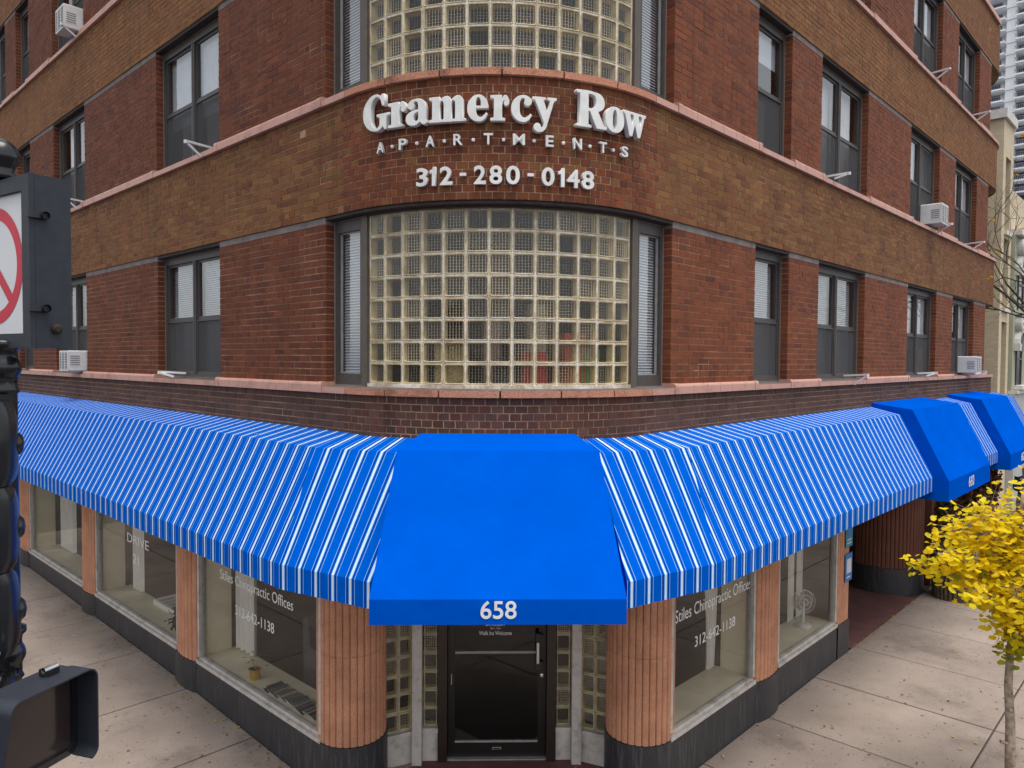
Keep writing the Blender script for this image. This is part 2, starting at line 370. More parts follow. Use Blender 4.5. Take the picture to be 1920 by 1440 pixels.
def slab(x0, x1, y0, y1):
    g = 0.010; x0 += g; x1 -= g; y0 += g; y1 -= g
    cx, cy = (x0+x1)/2, (y0+y1)/2; b = 0.012; mb = MB()
    z = lambda y: gz(y)
    o = [(x0, y0), (x1, y0), (x1, y1), (x0, y1)]; i_ = [(x0+b, y0+b), (x1-b, y0+b), (x1-b, y1-b), (x0+b, y1-b)]
    T = lambda q, dz: (q[0]-cx, q[1]-cy, z(q[1])+dz)
    mb.face([T(q, 0) for q in i_], 'concrete')
    for k in range(4):
        mb.face([T(o[k], -0.006), T(o[(k+1) % 4], -0.006), T(i_[(k+1) % 4], 0), T(i_[k], 0)], 'concrete')
        mb.face([T(o[k], -0.03), T(o[(k+1) % 4], -0.03), T(o[(k+1) % 4], -0.006), T(o[k], -0.006)], 'concrete')
    link('slab', mb.mesh('slab'), side, Matrix.Translation((cx, cy, random.uniform(-0.002, 0.002))))
jy = [-0.2, 1.9, 3.95, 5.64, 7.30, 9.16, 10.89, 12.7, 14.4, 16.2]
for a, b in zip(jy[:-1], jy[1:]):
    for x0, x1 in ((-4.14, -2.1), (-2.1, 0.0 if a > 1 else -0.3)): slab(x0, x1, a, b)
slab(-0.3, 0.28, 1.9, 3.95) if False else None
jx = [-0.3, 1.55, 3.2, 4.72, 6.30, 7.85, 9.45, 11.05, 12.7, 14.3, 16, 17.7, 19.4, 21.1, 22.8]
for a, b in zip(jx[:-1], jx[1:]):
    for y0, y1 in ((-4.14, -2.15), (-2.15, 0.0 if a > 1.5 else -0.2)): slab(a, b, y0, y1)
slab(-4.14, -2.1, -4.14, -2.15); slab(-4.14, -2.1, -2.15, -0.2); slab(-2.1, -0.3, -4.14, -2.15); slab(-2.1, -0.3, -2.15, -0.2)
slab(-0.3, 1.55, -0.2, 1.9); slab(1.55, 3.2, 0.0, 1.9); slab(0.0, 1.55, 1.9, 3.2)
# kerb stones: separate lengths with open joints
mb = MB(); mb.box(KX-0.02, KX+0.13, KY, 24, -0.16, -0.02, 'joint_dirt'); mb.box(KX, 50, KY-0.02, KY+0.13, -0.16, -0.02, 'joint_dirt')
kerb = tag(mb.build('kerb'), kind='structure')
for i in range(16):
    y0 = KY+0.17+i*1.75; mb = MB(); mb.box(KX-0.025, KX+0.145, y0, y0+1.74, -0.15, gz(y0), 'kerb_stone'); mb.build('kerb_stone', kerb)
for i in range(16):
    x0 = KX+0.17+i*1.75; mb = MB(); mb.box(x0, x0+1.74, KY-0.025, KY+0.145, -0.15, 0.0, 'kerb_stone'); mb.build('kerb_stone', kerb)
# maroon entrance floors
mb = MB()
mb.face([(-0.02, 2.42, 0.008), (2.42, -0.02, 0.008), (3.2, 1.2, 0.008), (1.2, 3.2, 0.008)], 'maroon_floor'); mb.face([(-0.02, 2.42, 0.008), (0.9, 0.9, 0.004), (2.42, -0.02, 0.008)], 'maroon_floor') if False else None
tag(mb.build('entrance_floor'), kind='structure')
mb = MB(); mb.face([(7.72, -0.02, 0.008), (11.08, -0.02, 0.008), (11.4, 1.9, 0.008), (7.72, 1.9, 0.008)], 'maroon_floor')
tag(mb.build('entrance_floor'), kind='structure')

# ------------------------------------------------------------------ the brick building
BLD = thing('brick_building', 'red and brown brick apartment building with rounded corner', 'building', (0, 0, 0))
CORN = (sL(2.46), sR(2.46))                        # wide opening round the corner
WL = [(4.77, 6.66, 'double'), (9.64, 11.33, 'double'), (12.84, 13.78, 'single'), (14.6, 16.3, 'double')]
WR = [(4.31, 5.26, 'single'), (6.24, 8.09, 'double'), (10.30, 12.15, 'double'), (13.37, 15.22, 'double')]
OPEN = sorted([(sL(b), sL(a), k) for a, b, k in WL] + [(CORN[0], CORN[1], 'corner')] + [(sR(a), sR(b), k) for a, b, k in WR] + [(sR(16.36), SE, 'corner')])
S0, S1 = sL(20.0), SE
WH = 1.626; CW = 0.0678                            # window height, brick course
piers = []; a = S0
for o in OPEN: piers.append((a, o[0])); a = o[1]
if a < S1-0.01: piers.append((a, S1))

mix3 = lambda a, b, t: tuple(x+(y-x)*t for x, y in zip(a, b))
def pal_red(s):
    k = random.random(); base = (0.182, 0.048, 0.0185) if s > 1 else (0.128, 0.033, 0.0145)  # dimmer light on the left wall is put into its darker base colour
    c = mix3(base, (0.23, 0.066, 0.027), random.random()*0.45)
    if k < 0.09: c = mix3(c, (0.085, 0.022, 0.020), 0.5)
    elif k < 0.15: c = mix3(c, (0.10, 0.04, 0.025), 0.4)
    j = random.uniform(0.90, 1.10); return tuple(x*j for x in c)
def pal_brown(s, f=0):
    k = random.random()
    if -0.15 < s < LA+0.15:
        pal = [(0.155, 0.048, 0.026), (0.185, 0.055, 0.028), (0.125, 0.040, 0.026), (0.17, 0.075, 0.032), (0.20, 0.11, 0.045), (0.10, 0.030, 0.024), (0.215, 0.065, 0.03)]
        wts = [5, 5, 3, 3, 2, 2, 2]
    else:
        pal = [(0.185, 0.090, 0.036), (0.215, 0.115, 0.044), (0.175, 0.065, 0.030), (0.125, 0.042, 0.026), (0.16, 0.085, 0.036), (0.235, 0.135, 0.055), (0.20, 0.075, 0.036)]
        wts = [5, 4, 3, 2, 4, 2, 2]
    c = mix3(random.choices(pal, wts)[0], (0.165, 0.055, 0.029) if -0.15 < s < LA+0.15 else (0.188, 0.088, 0.038), 0.38)
    if f >= 1: c = mix3(c, (0.26, 0.125, 0.050), 0.35)
    j = random.uniform(0.84, 1.05); return (c[0]*j*1.10, c[1]*j*0.93, c[2]*j*0.72)
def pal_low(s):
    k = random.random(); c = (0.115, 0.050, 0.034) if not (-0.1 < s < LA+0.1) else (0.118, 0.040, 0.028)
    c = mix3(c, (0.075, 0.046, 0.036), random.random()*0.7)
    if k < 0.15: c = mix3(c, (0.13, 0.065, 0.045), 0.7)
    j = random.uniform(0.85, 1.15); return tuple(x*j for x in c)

BR = []                                            # bricks: s0, s1, z0, z1, face, depth, colour
JT = 0.0098
def lay(s0, s1, z0, z1, d, pal, hdr_phase=0, reveal=(False, False), curved=False):
    n = max(1, round((z1-z0)/CW)); ch = (z1-z0)/n
    for i in range(n):
        za = z0+i*ch+JT/2; zb = z0+(i+1)*ch-JT/2
        header = curved or ((i+hdr_phase) % 6 == 0)
        pitch = 0.1067 if header else 0.2134
        off = (0.0533 if i % 2 else 0.0) if header else (0.1067 if i % 2 else 0.0)
        k0 = math.floor((s0-off)/pitch)-1; k = k0
        while True:
            a = off+k*pitch; b = a+pitch; k += 1
            if b <= s0+0.012: continue
            if a >= s1-0.012: break
            jj = JT*random.uniform(0.7, 1.35)
            first, last = a <= s0, b >= s1
            a2 = s0 if first else a+jj/2; b2 = s1 if last else b-jj/2
            if s0 < a2 and a2-s0 < 0.045: a2 = s0
            if s1 > b2 and s1-b2 < 0.045: b2 = s1
            if (first and b2-s0 < 0.035) or (last and s1-a2 < 0.035): continue
            dep = 0.12 if (reveal[0] and a2 == s0) or (reveal[1] and b2 == s1) else 0.045
            dd = d+random.gauss(0, 0.0013)
            BR.append((a2, b2, za+random.uniform(-.0008, .0008), zb+random.uniform(-.0008, .0008), dd, dep, pal((a2+b2)/2)))
core = MB()                                        # mortar bed behind the bricks
def bed(s0, s1, z0, z1, d, ends=True, bottom=True):
    core.mbox(P, s0, s1, d-0.16, d-0.0042, z0, z1, 'mortar', nseg(s0, s1), skip='k')
CUTS = [S0, 0.0, LA, SB, S1]
def runs(s0, s1):
    e = 0.12
    br = [s0]+[c for c in (-e, LA+e, SB-e) if s0 < c < s1]+[s1]
    for a, b in zip(br[:-1], br[1:]):
        m = (a+b)/2; yield a, b, (-e < m < LA+e) or m > SB-e
ZT = lambda f, z: G+H*f+z
# brick under the second-floor sill
for a, b, cv in runs(S0, S1):
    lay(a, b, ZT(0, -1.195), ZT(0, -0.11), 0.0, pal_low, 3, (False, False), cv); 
bed(S0, 0, ZT(0, -1.2), ZT(0, -0.11), 0); bed(0, LA, ZT(0, -1.2), ZT(0, -0.11), 0); bed(LA, SB, ZT(0, -1.2), ZT(0, -0.11), 0); bed(SB, S1, ZT(0, -1.2), ZT(0, -0.11), 0)
strip = []
for f in range(3):
    for (a, b) in piers:
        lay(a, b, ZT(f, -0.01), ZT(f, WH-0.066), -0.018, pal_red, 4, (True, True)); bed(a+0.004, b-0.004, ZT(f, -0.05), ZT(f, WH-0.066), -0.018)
        m = MB(); m.mbox(P, a+0.002, b-0.002, -0.16, -0.016, ZT(f, WH-0.066), ZT(f, WH)-0.002, 'stone_strip'); strip.append((m, f))
    for a, b, cv in runs(S0, S1):
        lay(a, b, ZT(f, WH), ZT(f+1, -0.11), 0.0, (lambda s, f=f: pal_brown(s, f)), 5, (False, False), cv)
    for a, b in ((S0, 0), (0, LA), (LA, SB), (SB, S1)): bed(a, b, ZT(f, WH)+0.003, ZT(f+1, -0.11), 0)
wall = core.build('wall', BLD)
for m, f in strip: m.build('stone_strip', BLD)
def brick_into(mb, b):
    s0, s1, z0, z1, d, dep, col = b
    mb.mbox(P, s0, s1, d-dep, d, z0, z1, 'brick', 1, col, skip='k')
def brick_area(b):
    s0, s1, z0, z1, d, dep, col = b; m = (s0+s1)/2; p = P(m, d, (z0+z1)/2); q = project(p)
    if not q or not (0 < q[0] < 1920 and 0 < q[1] < 1440): return 0
    if z0 < G-0.40: return 0
    N = frame_at(m)[2]; v = Vector(CAM)-Vector(p); c = (v.x*N[0]+v.y*N[1])/v.length
    return max(0, c)*(s1-s0)*(z1-z0)/q[2]**2
order = sorted(range(len(BR)), key=lambda i: -brick_area(BR[i]))
single = set(order[:300])
mass = MB()
for i, b in enumerate(BR):
    if i in single:
        m = MB(); brick_into(m, b); m.build('brick', wall)
    else: brick_into(mass, b)
tag(mass.build('brickwork', BLD), 'weathered red and brown brickwork in common bond', kind='stuff')

# terracotta sills, tile by tile
tiles = []
PROF_P = [(-0.06, -0.106), (0.046, -0.106), (0.046, -0.030), (0.040, -0.014), (0.026, -0.005), (-0.06, -0.003)]
PROF_W = [(-0.24, -0.106), (0.042, -0.106), (0.042, -0.046), (-0.24, -0.022)]
PROF_E = [(-0.20, -0.107), (0.050, -0.107), (0.050, -0.028), (0.043, -0.010), (0.028, 0.0), (-0.20, 0.002)]
def tile_run(f, s0, s1, prof, pitch, mat, top=None, gap=0.005):
    n = max(1, round((s1-s0)/pitch)); w_ = (s1-s0)/n
    for i in range(n): tiles.append((f, s0+i*w_+gap/2, s0+(i+1)*w_-gap/2, prof, mat, top))
for f in range(3):
    segs = []
    for (a, b) in piers:
        e = 0.075
        tile_run(f, a-0.012, a+e, PROF_E, 1, 'terracotta_sill') if a > S0 else None
        tile_run(f, b-e, b+0.012, PROF_E, 1, 'terracotta_sill') if b < S1 else None
        tile_run(f, a+(e if a > S0 else 0), b-(e if b < S1 else 0), PROF_P, 0.285, 'terracotta_sill')
    for o in OPEN:
        if o[2] == 'corner' and o[0] < LA:
            tile_run(f, o[0]+0.012, -0.05, PROF_W, 0.42, 'terracotta_sill', ([2], 'sill_wash'))
            tile_run(f, -0.05, LA+0.05, PROF_W, 0.53, 'rough_sill', ([2], 'sill_wash'), 0.016)
            tile_run(f, LA+0.05, o[1]-0.012, PROF_W, 0.42, 'terracotta_sill', ([2], 'sill_wash'))
        else: tile_run(f, o[0]+0.012, o[1]-0.012, PROF_W, 0.30, 'terracotta_sill', ([2], 'sill_wash'))
def td(tl):
    p = P((tl[1]+tl[2])/2, 0, ZT(tl[0], 0)); q = project(p)
    return 1e6 if (q is None or not (-20 < q[0] < 1940 and -20 < q[1] < 1460)) else q[2]
tiles.sort(key=td); rest = MB(); cm = MB()
for i, (f, a, b, prof, mat, top) in enumerate(tiles):
    mbx = MB() if i < 290 else rest
    fn = lambda s, d, z, f=f: P(s, d, ZT(f, z))
    mbx.extr(fn, prof, a, b, mat, nseg(a, b), top)
    if i < 290: mbx.build('sill_tile', BLD)
tag(rest.build('sill_tiles', BLD), 'pink terracotta sill tiles', kind='stuff')
for f in range(3):
    for a, b in ((S0, 0), (0, LA), (LA, SB), (SB, S1)):
        cm.mbox(P, a, b, -0.24, 0.020, ZT(f, -0.104), ZT(f, -0.05), 'lintel_steel', nseg(a, b), skip='k')
cm.build('sill_bed', BLD)

# interior: storey floors, room walls, roof
def slab_poly(d, x1=5.0):
    return [P(s, d, 0)[:2] for s in [S0]+[LA*i/10 for i in range(11)]+[SB]+[SB+LA*i/8 for i in range(1, 9)]]
inn = MB()
for z, mt in ((G-1.12, 'room_ceiling'), (ZT(0, -0.25), 'room_floor'), (ZT(0, WH+0.25), 'room_ceiling'), (ZT(1, -0.25), 'room_floor'), (ZT(1, WH+0.25), 'room_ceiling'), (ZT(2, -0.25), 'room_floor'), (ZT(2, WH+0.25), 'room_ceiling'), (ZT(3, 0), 'asphalt')):
    poly = slab_poly(-0.12)
    inn.face([(x, y, z) for x, y in poly]+[(18.7, 7.0, z), (7.0, 7.0, z), (7.0, 20, z)], mt)
inn.box(4.8, 4.95, 4.9, 20, 0, ZT(3, 0), 'room_wall'); inn.box(4.8, 18.7, 4.8, 4.95, 0, ZT(3, 0), 'room_wall')
inn.box(0.14, 4.8, 19.8, 19.9, 0, ZT(3, 0), 'room_wall'); inn.box(18.7, 18.8, 2.1, 4.8, 0, ZT(3, 0), 'room_wall')
inn.box(0.2, 4.8, 7.55, 7.65, ZT(0, -0.2), ZT(3, -0.2), 'room_wall'); inn.box(5.75, 5.85, 0.2, 4.8, ZT(0, -0.2), ZT(3, -0.2), 'room_wall')
inn.build('interior', BLD)
cp = MB(); cp.extr(lambda s, d, z: P(s, d, ZT(3, z)), [(-0.3, -0.11), (0.05, -0.11), (0.05, 0.0), (-0.3, 0.02)], S0, 0, 'terracotta_sill'); cp.extr(lambda s, d, z: P(s, d, ZT(3, z)), [(-0.3, -0.11), (0.05, -0.11), (0.05, 0.0), (-0.3, 0.02)], 0, LA, 'terracotta_sill', 20); cp.extr(lambda s, d, z: P(s, d, ZT(3, z)), [(-0.3, -0.11), (0.05, -0.11), (0.05, 0.0), (-0.3, 0.02)], LA, SB, 'terracotta_sill'); cp.build('coping', BLD)

# ------------------------------------------------------------------ windows
def plate(name, parent, s0, s1, d0, d1, z0, z1, mat, n=1):
    m = MB(); m.mbox(P, s0, s1, d0, d1, z0, z1, mat, n); return m.build(name, parent)
def ring(m, s0, s1, z0, z1, d0, d1, wl, wr, wb, wt, mat, n=1):
    m.mbox(P, s0, s0+wl, d0, d1, z0, z1, mat); m.mbox(P, s1-wr, s1, d0, d1, z0, z1, mat)
    m.mbox(P, s0+wl, s1-wr, d0, d1, z0, z0+wb, mat, n); m.mbox(P, s0+wl, s1-wr, d0, d1, z1-wt, z1, mat, n)
def curtain_mesh(s0, s1, z0, z1, d, mat='curtain', amp=0.025, wl=0.09, gather=0.0):
    m = MB(); n = max(6, int((s1-s0)/wl*6)); pts = []
    for i in range(n+1):
        s = s0+(s1-s0)*i/n; pts.append((s, d+amp*math.sin(2*math.pi*(s-s0)/wl+0.6*math.sin(9*s))))
    for (a, da), (b, db) in zip(pts[:-1], pts[1:]): m.face([P(a, da, z0), P(b, db, z0), P(b, db, z1), P(a, da, z1)], mat)
    return m
def blind_mesh(s0, s1, z0, z1, d, pitch=0.028, mat='blind'):
    m = MB(); z = z0
    while z < z1:
        m.face([P(s0, d-0.010, z+0.026), P(s1, d-0.010, z+0.026), P(s1, d+0.010, z), P(s0, d+0.010, z)], mat); z += pitch
    return m
def make_window(f, s0, s1, kind, lower='screen', upper='glass', back=('blind', 0.0), sash_up=0.0):
    z0, z1 = ZT(f, -0.03), ZT(f, WH)
    m = MB()
    m.mbox(P, s0+0.002, s1-0.002, -0.24, -0.02, z1-0.035, z1-0.004, 'lintel_steel')
    z1 -= 0.037
    ring(m, s0, s1, z0, z1, -0.22, -0.118, 0.05, 0.05, 0.055, 0.095, 'window_metal')
    ring(m, s0+0.001, s1-0.001, z0+0.001, z1-0.001, -0.125, -0.112, 0.012, 0.012, 0.012, 0.012, 'caulk')
    lights = []
    a, b = s0+0.05, s1-0.05
    if kind == 'double':
        c = (a+b)/2; m.mbox(P, c-0.04, c+0.04, -0.22, -0.114, z0+0.055, z1-0.095, 'window_metal'); m.mbox(P, c-0.008, c+0.008, -0.115, -0.108, z0+0.055, z1-0.095, 'window_metal')
        lights = [(a, c-0.04), (c+0.04, b)]
    else: lights = [(a, b)]
    zb, zt = z0+0.055, z1-0.095; zm = zb+(zt-zb)*0.49
    for i, (p, q) in enumerate(lights):
        ring(m, p, q, zm-0.02, zt, -0.175, -0.145, 0.03, 0.03, 0.045, 0.03, 'window_metal')
        if lower != 'open' or i == 0: ring(m, p+0.002, q-0.002, zb, zm-0.02, -0.155, -0.128, 0.022, 0.022, 0.028, 0.018, 'window_metal')
    win = m.build('window', BLD)
    for i, (p, q) in enumerate(lights):
        plate('pane', win, p+0.03, q-0.03, -0.165, -0.159, zm+0.025, zt-0.03, 'coated_glass')
        plate('pane', win, p+0.03, q-0.03, -0.205, -0.199, zb+0.03, zm-0.04, 'coated_glass')
        plate('screen', win, p+0.024, q-0.024, -0.1425, -0.1415, zb+0.028, zm-0.038, 'insect_screen')
        if upper == 'screen' and i == len(lights)-1:
            plate('screen', win, p+0.03, q-0.03, -0.1445, -0.1435, zm+0.025, zt-0.03, 'insect_screen')
        k, h = back
        zlo = zb+(zt-zb)*h
        if k == 'blind': blind_mesh(p+0.02, q-0.02, zlo, zt, -0.228).build('blind', win)
        elif k == 'curtain': curtain_mesh(p-0.01, q+0.01, zlo, zt, -0.30).build('curtain', win)
        elif k == 'shade': plate('shade', win, p+0.01, q-0.01, -0.222, -0.218, zlo, zt, 'blind')
    return win
BACKS = {(0, 0): ('blind', 0.0), (0, 1): ('blind', 0.25), (1, 0): ('shade', 0.35), (1, 1): ('curtain', 0.0), (2, 1): ('blind', 0.45)}
for f in range(3):
    for i, (a, b, k) in enumerate(WL):
        make_window(f, sL(b), sL(a), k, back=BACKS.get((f, i), ('shade', 0.2)))
    for i, (a, b, k) in enumerate(WR):
        bk = [('blind', 0.0), ('blind', 0.0), ('shade', 0.3), ('shade', 0.0)][i] if f != 1 else [('shade', 0.75), ('curtain', 0.0), ('shade', 0.5), ('shade', 0.0)][i]
        make_window(f, sR(a), sR(b), k, back=bk, upper='screen' if (f, i) == (1, 2) else 'glass')

# ------------------------------------------------------------------ glass block
def block_mesh(w_, h_):
    m = MB(); b = 0.0078; x0, x1, z0, z1 = -w_/2+b, w_/2-b, -h_/2+b, h_/2-b; dp = 0.085
    L = lambda x, y, z: (x, y, z)
    e = 0.010; c = 0.008
    def rr(i, y, cr):                              # rounded rectangle ring
        X0, X1, Z0, Z1 = x0+i, x1-i, z0+i, z1-i
        return [(X0+cr, y, Z0), (X1-cr, y, Z0), (X1, y, Z0+cr), (X1, y, Z1-cr), (X1-cr, y, Z1), (X0+cr, y, Z1), (X0, y, Z1-cr), (X0, y, Z0+cr)]
    r0, r1, r2, r3 = rr(0, 0.012, 0.004), rr(0.005, 0.001, 0.008), rr(e, 0.004, 0.010), rr(e+0.002, dp, 0.012)
    for A, B, mt in ((r0, r1, 'block_edge'), (r1, r2, 'block_edge'), (r2, r3, 'block_edge')):
        for k in range(8): m.face([A[k], A[(k+1) % 8], B[(k+1) % 8], B[k]], mt)
    m.face(rr(e, 0.010, 0.010), 'block_front'); m.face(rr(e+0.001, dp-0.006, 0.010), 'block_back')
    n = 6; iw = (x1-x0-2*e)
    for k in range(n):                             # vertical ribs in the outer face
        x = x0+e+iw*(k+0.5)/n; hw = iw/n*0.15
        m.face([(x-hw, 0.013, z0+e), (x, 0.009, z0+e), (x, 0.009, z1-e), (x-hw, 0.013, z1-e)], 'block_rib')
        m.face([(x, 0.009, z0+e), (x+hw, 0.013, z0+e), (x+hw, 0.013, z1-e), (x, 0.009, z1-e)], 'block_rib')
    ih = (z1-z0-2*e)
    for k in range(n):                             # horizontal ribs in the inner face
        z = z0+e+ih*(k+0.5)/n; hh = ih/n*0.13
        m.face([(x0+e, dp-0.012, z-hh), (x1-e, dp-0.012, z-hh), (x1-e, dp-0.012, z+hh), (x0+e, dp-0.012, z+hh)], 'block_rib')
    return m.mesh('glass_block')
DG = -0.135                                        # outer face of the block wall
th0, th1 = 0.115, LA-0.115; NC = 13; NR = 8
pit = (th1-th0)/NC; arc_k = (R+DG)/R
z0b, z1b = -0.005, WH-0.045
for f in range(2):
    hgt = (z1b-z0b)/NR
    bm_ = block_mesh(pit*arc_k, hgt)
    g = MB()                                       # mortar grid of the panel
    for i in range(NC+1): s = th0+pit*i; g.mbox(P, s-0.0086, s+0.0086, DG-0.095, DG-0.003, ZT(f, z0b)-0.03, ZT(f, z1b), 'block_mortar')
    for j in range(NR+1): z = ZT(f, z0b+hgt*j); g.mbox(P, th0-0.004, th1+0.004, DG-0.094, DG-0.0035, z-0.0080, z+0.0080, 'block_mortar', NC)
    g.mbox(P, th0, th1, DG-0.02, DG+0.03, ZT(f, -0.05), ZT(f, -0.003), 'block_mortar', NC)
    pan = g.build('glass_block_window', BLD)
    for i in range(NC):
        for j in range(NR):
            link('glass_block', bm_, pan, FM(th0+pit*(i+0.5), DG-0.0, ZT(f, z0b+hgt*(j+0.5))))
    # soffit and side lights
    so_ = MB(); so_.mbox(P, CORN[0]+0.002, CORN[1]-0.002, -0.30, -0.02, ZT(f, WH)-0.030, ZT(f, WH)-0.004, 'lintel_steel', 24)
    so_.mbox(P, th0-0.02, th1+0.02, DG-0.06, DG+0.02, ZT(f, z1b)-0.002, ZT(f, WH)-0.032, 'bronze_metal', 24); so_.build('soffit', BLD)
    for sgn in (0, 1):
        a, b = (CORN[0], th0) if sgn == 0 else (th1, CORN[1])
        m = MB()
        post = (b-0.085, b-0.006) if sgn == 0 else (a+0.006, a+0.085)
        m.mbox(P, *post, -0.24, -0.105, ZT(f, -0.04), ZT(f, WH)-0.033, 'bronze_metal')
        wa, wb = (a, post[0]-0.002) if sgn == 0 else (post[1]+0.002, b)
        ring(m, wa, wb, ZT(f, -0.035), ZT(f, WH)-0.034, -0.22, -0.120, 0.060, 0.050, 0.12, 0.12, 'window_metal', 2)
        ring(m, wa+0.001, wb-0.001, ZT(f, -0.034), ZT(f, WH)-0.036, -0.126, -0.113, 0.014, 0.014, 0.010, 0.010, 'caulk', 2)
        ring(m, wa+0.060, wb-0.050, ZT(f, 0.085), ZT(f, WH)-0.154, -0.175, -0.150, 0.012, 0.012, 0.012, 0.012, 'aluminium', 2)
        sw = m.build('side_window', BLD)
        plate('pane', sw, wa+0.065, wb-0.055, -0.166, -0.160, ZT(f, 0.10), ZT(f, WH)-0.17, 'coated_glass', 2)
        blind_mesh(wa+0.05, wb-0.04, ZT(f, 0.10), ZT(f, WH)-0.17, -0.205).build('blind', sw)
# a second storey room's belongings standing behind the blocks
items = [(1.02, 0.16, 0.42, (0.75, 0.68, 0.42), 'cream box behind the glass blocks, leftmost of the items there'),
         (1.48, 0.10, 0.62, (0.55, 0.42, 0.50), 'mauve bag behind the middle of the glass blocks'),
         (1.62, 0.12, 0.20, (0.03, 0.04, 0.08), 'low dark navy bundle behind the middle bottom glass blocks'),
         (1.95, 0.14, 0.30, (0.80, 0.05, 0.06), 'red item behind the bottom glass blocks right of the middle'),
         (2.02, 0.10, 0.75, (0.85, 0.85, 0.80), 'tall white carton behind the glass blocks right of the middle'),
         (2.42, 0.13, 0.48, (0.85, 0.16, 0.05), 'orange red carton behind the right-hand glass blocks'),
         (2.62, 0.12, 0.36, (0.15, 0.55, 0.25), 'green package behind the right-hand glass blocks')]
for s_, hw, h_, col, lab in items:
    mn = 'item_'+lab.split()[0]+str(round(s_*100)); simple(mn, col, 0.6, 0.2, 12)
    m = MB(); dd = -0.27 if h_ < 0.5 else -0.40
    m.mbox(P, s_-hw, s_+hw, dd-0.16, dd, ZT(0, -0.02), ZT(0, h_*0.93), mn, 2); m.mbox(P, s_-hw*0.94, s_+hw*0.94, dd-0.15, dd-0.01, ZT(0, h_*0.93), ZT(0, h_), mn, 2)
    tag(m.build('stored_box'), lab, 'box', 'things stored behind the glass blocks')
m = MB(); m.mbox(P, th0, th1, -0.75, -0.235, ZT(0, -0.06), ZT(0, -0.022), 'cream_plaster', 12); m.build('window_shelf', BLD)
# ------------------------------------------------------------------ ground floor
ZG = 0.50                                          # top of the granite base
ZH = G-1.22                                        # head of the shop windows
def reeded(path, z0, z1, mat, name, parent, pitch=0.075, depth=0.026, closed=False, merge=True):
    # path: plan polyline; builds convex vertical reeds along it
    pts = [Vector((x, y)) for x, y in path]
    L = [0]
    for a, b in zip(pts[:-1], pts[1:]): L.append(L[-1]+(b-a).length)
    n = max(1, round(L[-1]/pitch)); out = []
    def at_len(l):
        for i in range(len(pts)-1):
            if l <= L[i+1]+1e-9:
                t_ = (l-L[i])/max(1e-9, L[i+1]-L[i]); d = (pts[i+1]-pts[i]).normalized()
                return pts[i]+(pts[i+1]-pts[i])*t_, Vector((d.y, -d.x))
        d = (pts[-1]-pts[-2]).normalized(); return pts[-1], Vector((d.y, -d.x))
    for k in range(n):
        for t_ in (0, 0.05, 0.16, 0.35, 0.65, 0.84, 0.95):
            p, nn = at_len(L[-1]*(k+t_)/n); out.append(p+nn*(depth*(math.sqrt(max(0, 1-(2*t_-1)**4))-1)))
    p, nn = at_len(L[-1]); out.append(p-nn*depth)
    m = MB()
    for a, b in zip(out[:-1], out[1:]): m.face([(a.x, a.y, z0), (b.x, b.y, z0), (b.x, b.y, z1), (a.x, a.y, z1)], mat)
    m.face([(q.x, q.y, z1) for q in out], mat); m.face([(q.x, q.y, z0) for q in reversed(out)], mat)
    return m.build(name, parent)
def arc(cx, cy, r, a0, a1, n=40): return [(cx+r*math.cos(rad(a0+(a1-a0)*i/n)), cy+r*math.sin(rad(a0+(a1-a0)*i/n))) for i in range(n+1)]
def column(cx, cy, r, a0, a1, joints, mat, lab=None):
    base = MB(); pr = arc(cx, cy, r+0.012, a0, a1); 
    for p, q in zip(pr[:-1], pr[1:]): base.face([(*p, 0.0), (*q, 0.0), (*q, ZG), (*p, ZG)], 'granite')
    base.face([(*p, ZG) for p in pr], 'granite')
    col = base.build('column', BLD)
    zs = [ZG+0.004]+joints+[ZH+0.1]
    for z0, z1 in zip(zs[:-1], zs[1:]): reeded(arc(cx, cy, r, a0, a1), z0, z1-0.004, mat, 'drum', col)
    return col
# outward normal must be on the right of the walking direction -> walk anticlockwise seen from above
column(0.36, 2.52, 0.36, 90, 400, [1.42, 2.20], 'fluted_terracotta')
column(2.50, 0.36, 0.36, 50, 360, [1.40, 2.22], 'fluted_terracotta')
column(11.62, 0.72, 0.70, 150, 330, [2.1], 'dark_terracotta')

def bulge(s0, s1, out, n=10):                      # shallow convex pilaster in plan, walked with the outside on the right
    pts = []
    for i in range(n+1):
        t_ = i/n; s = s0+(s1-s0)*t_; q = P(s, out*math.sin(math.pi*t_)**0.6+0.004, 0); pts.append((q[0], q[1]))
    return pts
def pilaster(s0, s1, out=0.055):
    m = MB(); pts = [(q[0], q[1]) for q in bulge(s0-0.02, s1+0.02, out+0.02)]
    for a, b in zip(pts[:-1], pts[1:]): m.face([(*a, 0), (*b, 0), (*b, ZG), (*a, ZG)], 'granite')
    m.face([(*a, ZG) for a in pts], 'granite')
    pl = m.build('pilaster', BLD)
    reeded(bulge(s0, s1, out), ZG+0.003, ZH+0.1, 'fluted_terracotta', 'flutes', pl, 0.085, 0.030)
    m = MB(); m.mbox(P, s0, s1, -0.46, -0.08, ZG, ZH, 'cream_plaster'); m.build('pier_lining', pl)
SHOP = [(sL(5.44), sL(2.54)), (sL(9.30), sL(6.05)), (sL(13.20), sL(9.93)), (sL(17.2), sL(13.85)), (sR(2.52), sR(4.45)), (sR(5.09), sR(7.13))]
for a, b in ((sL(6.05), sL(5.44)), (sL(9.93), sL(9.30)), (sL(13.85), sL(13.20)), (sR(4.45), sR(5.09))): pilaster(a, b)
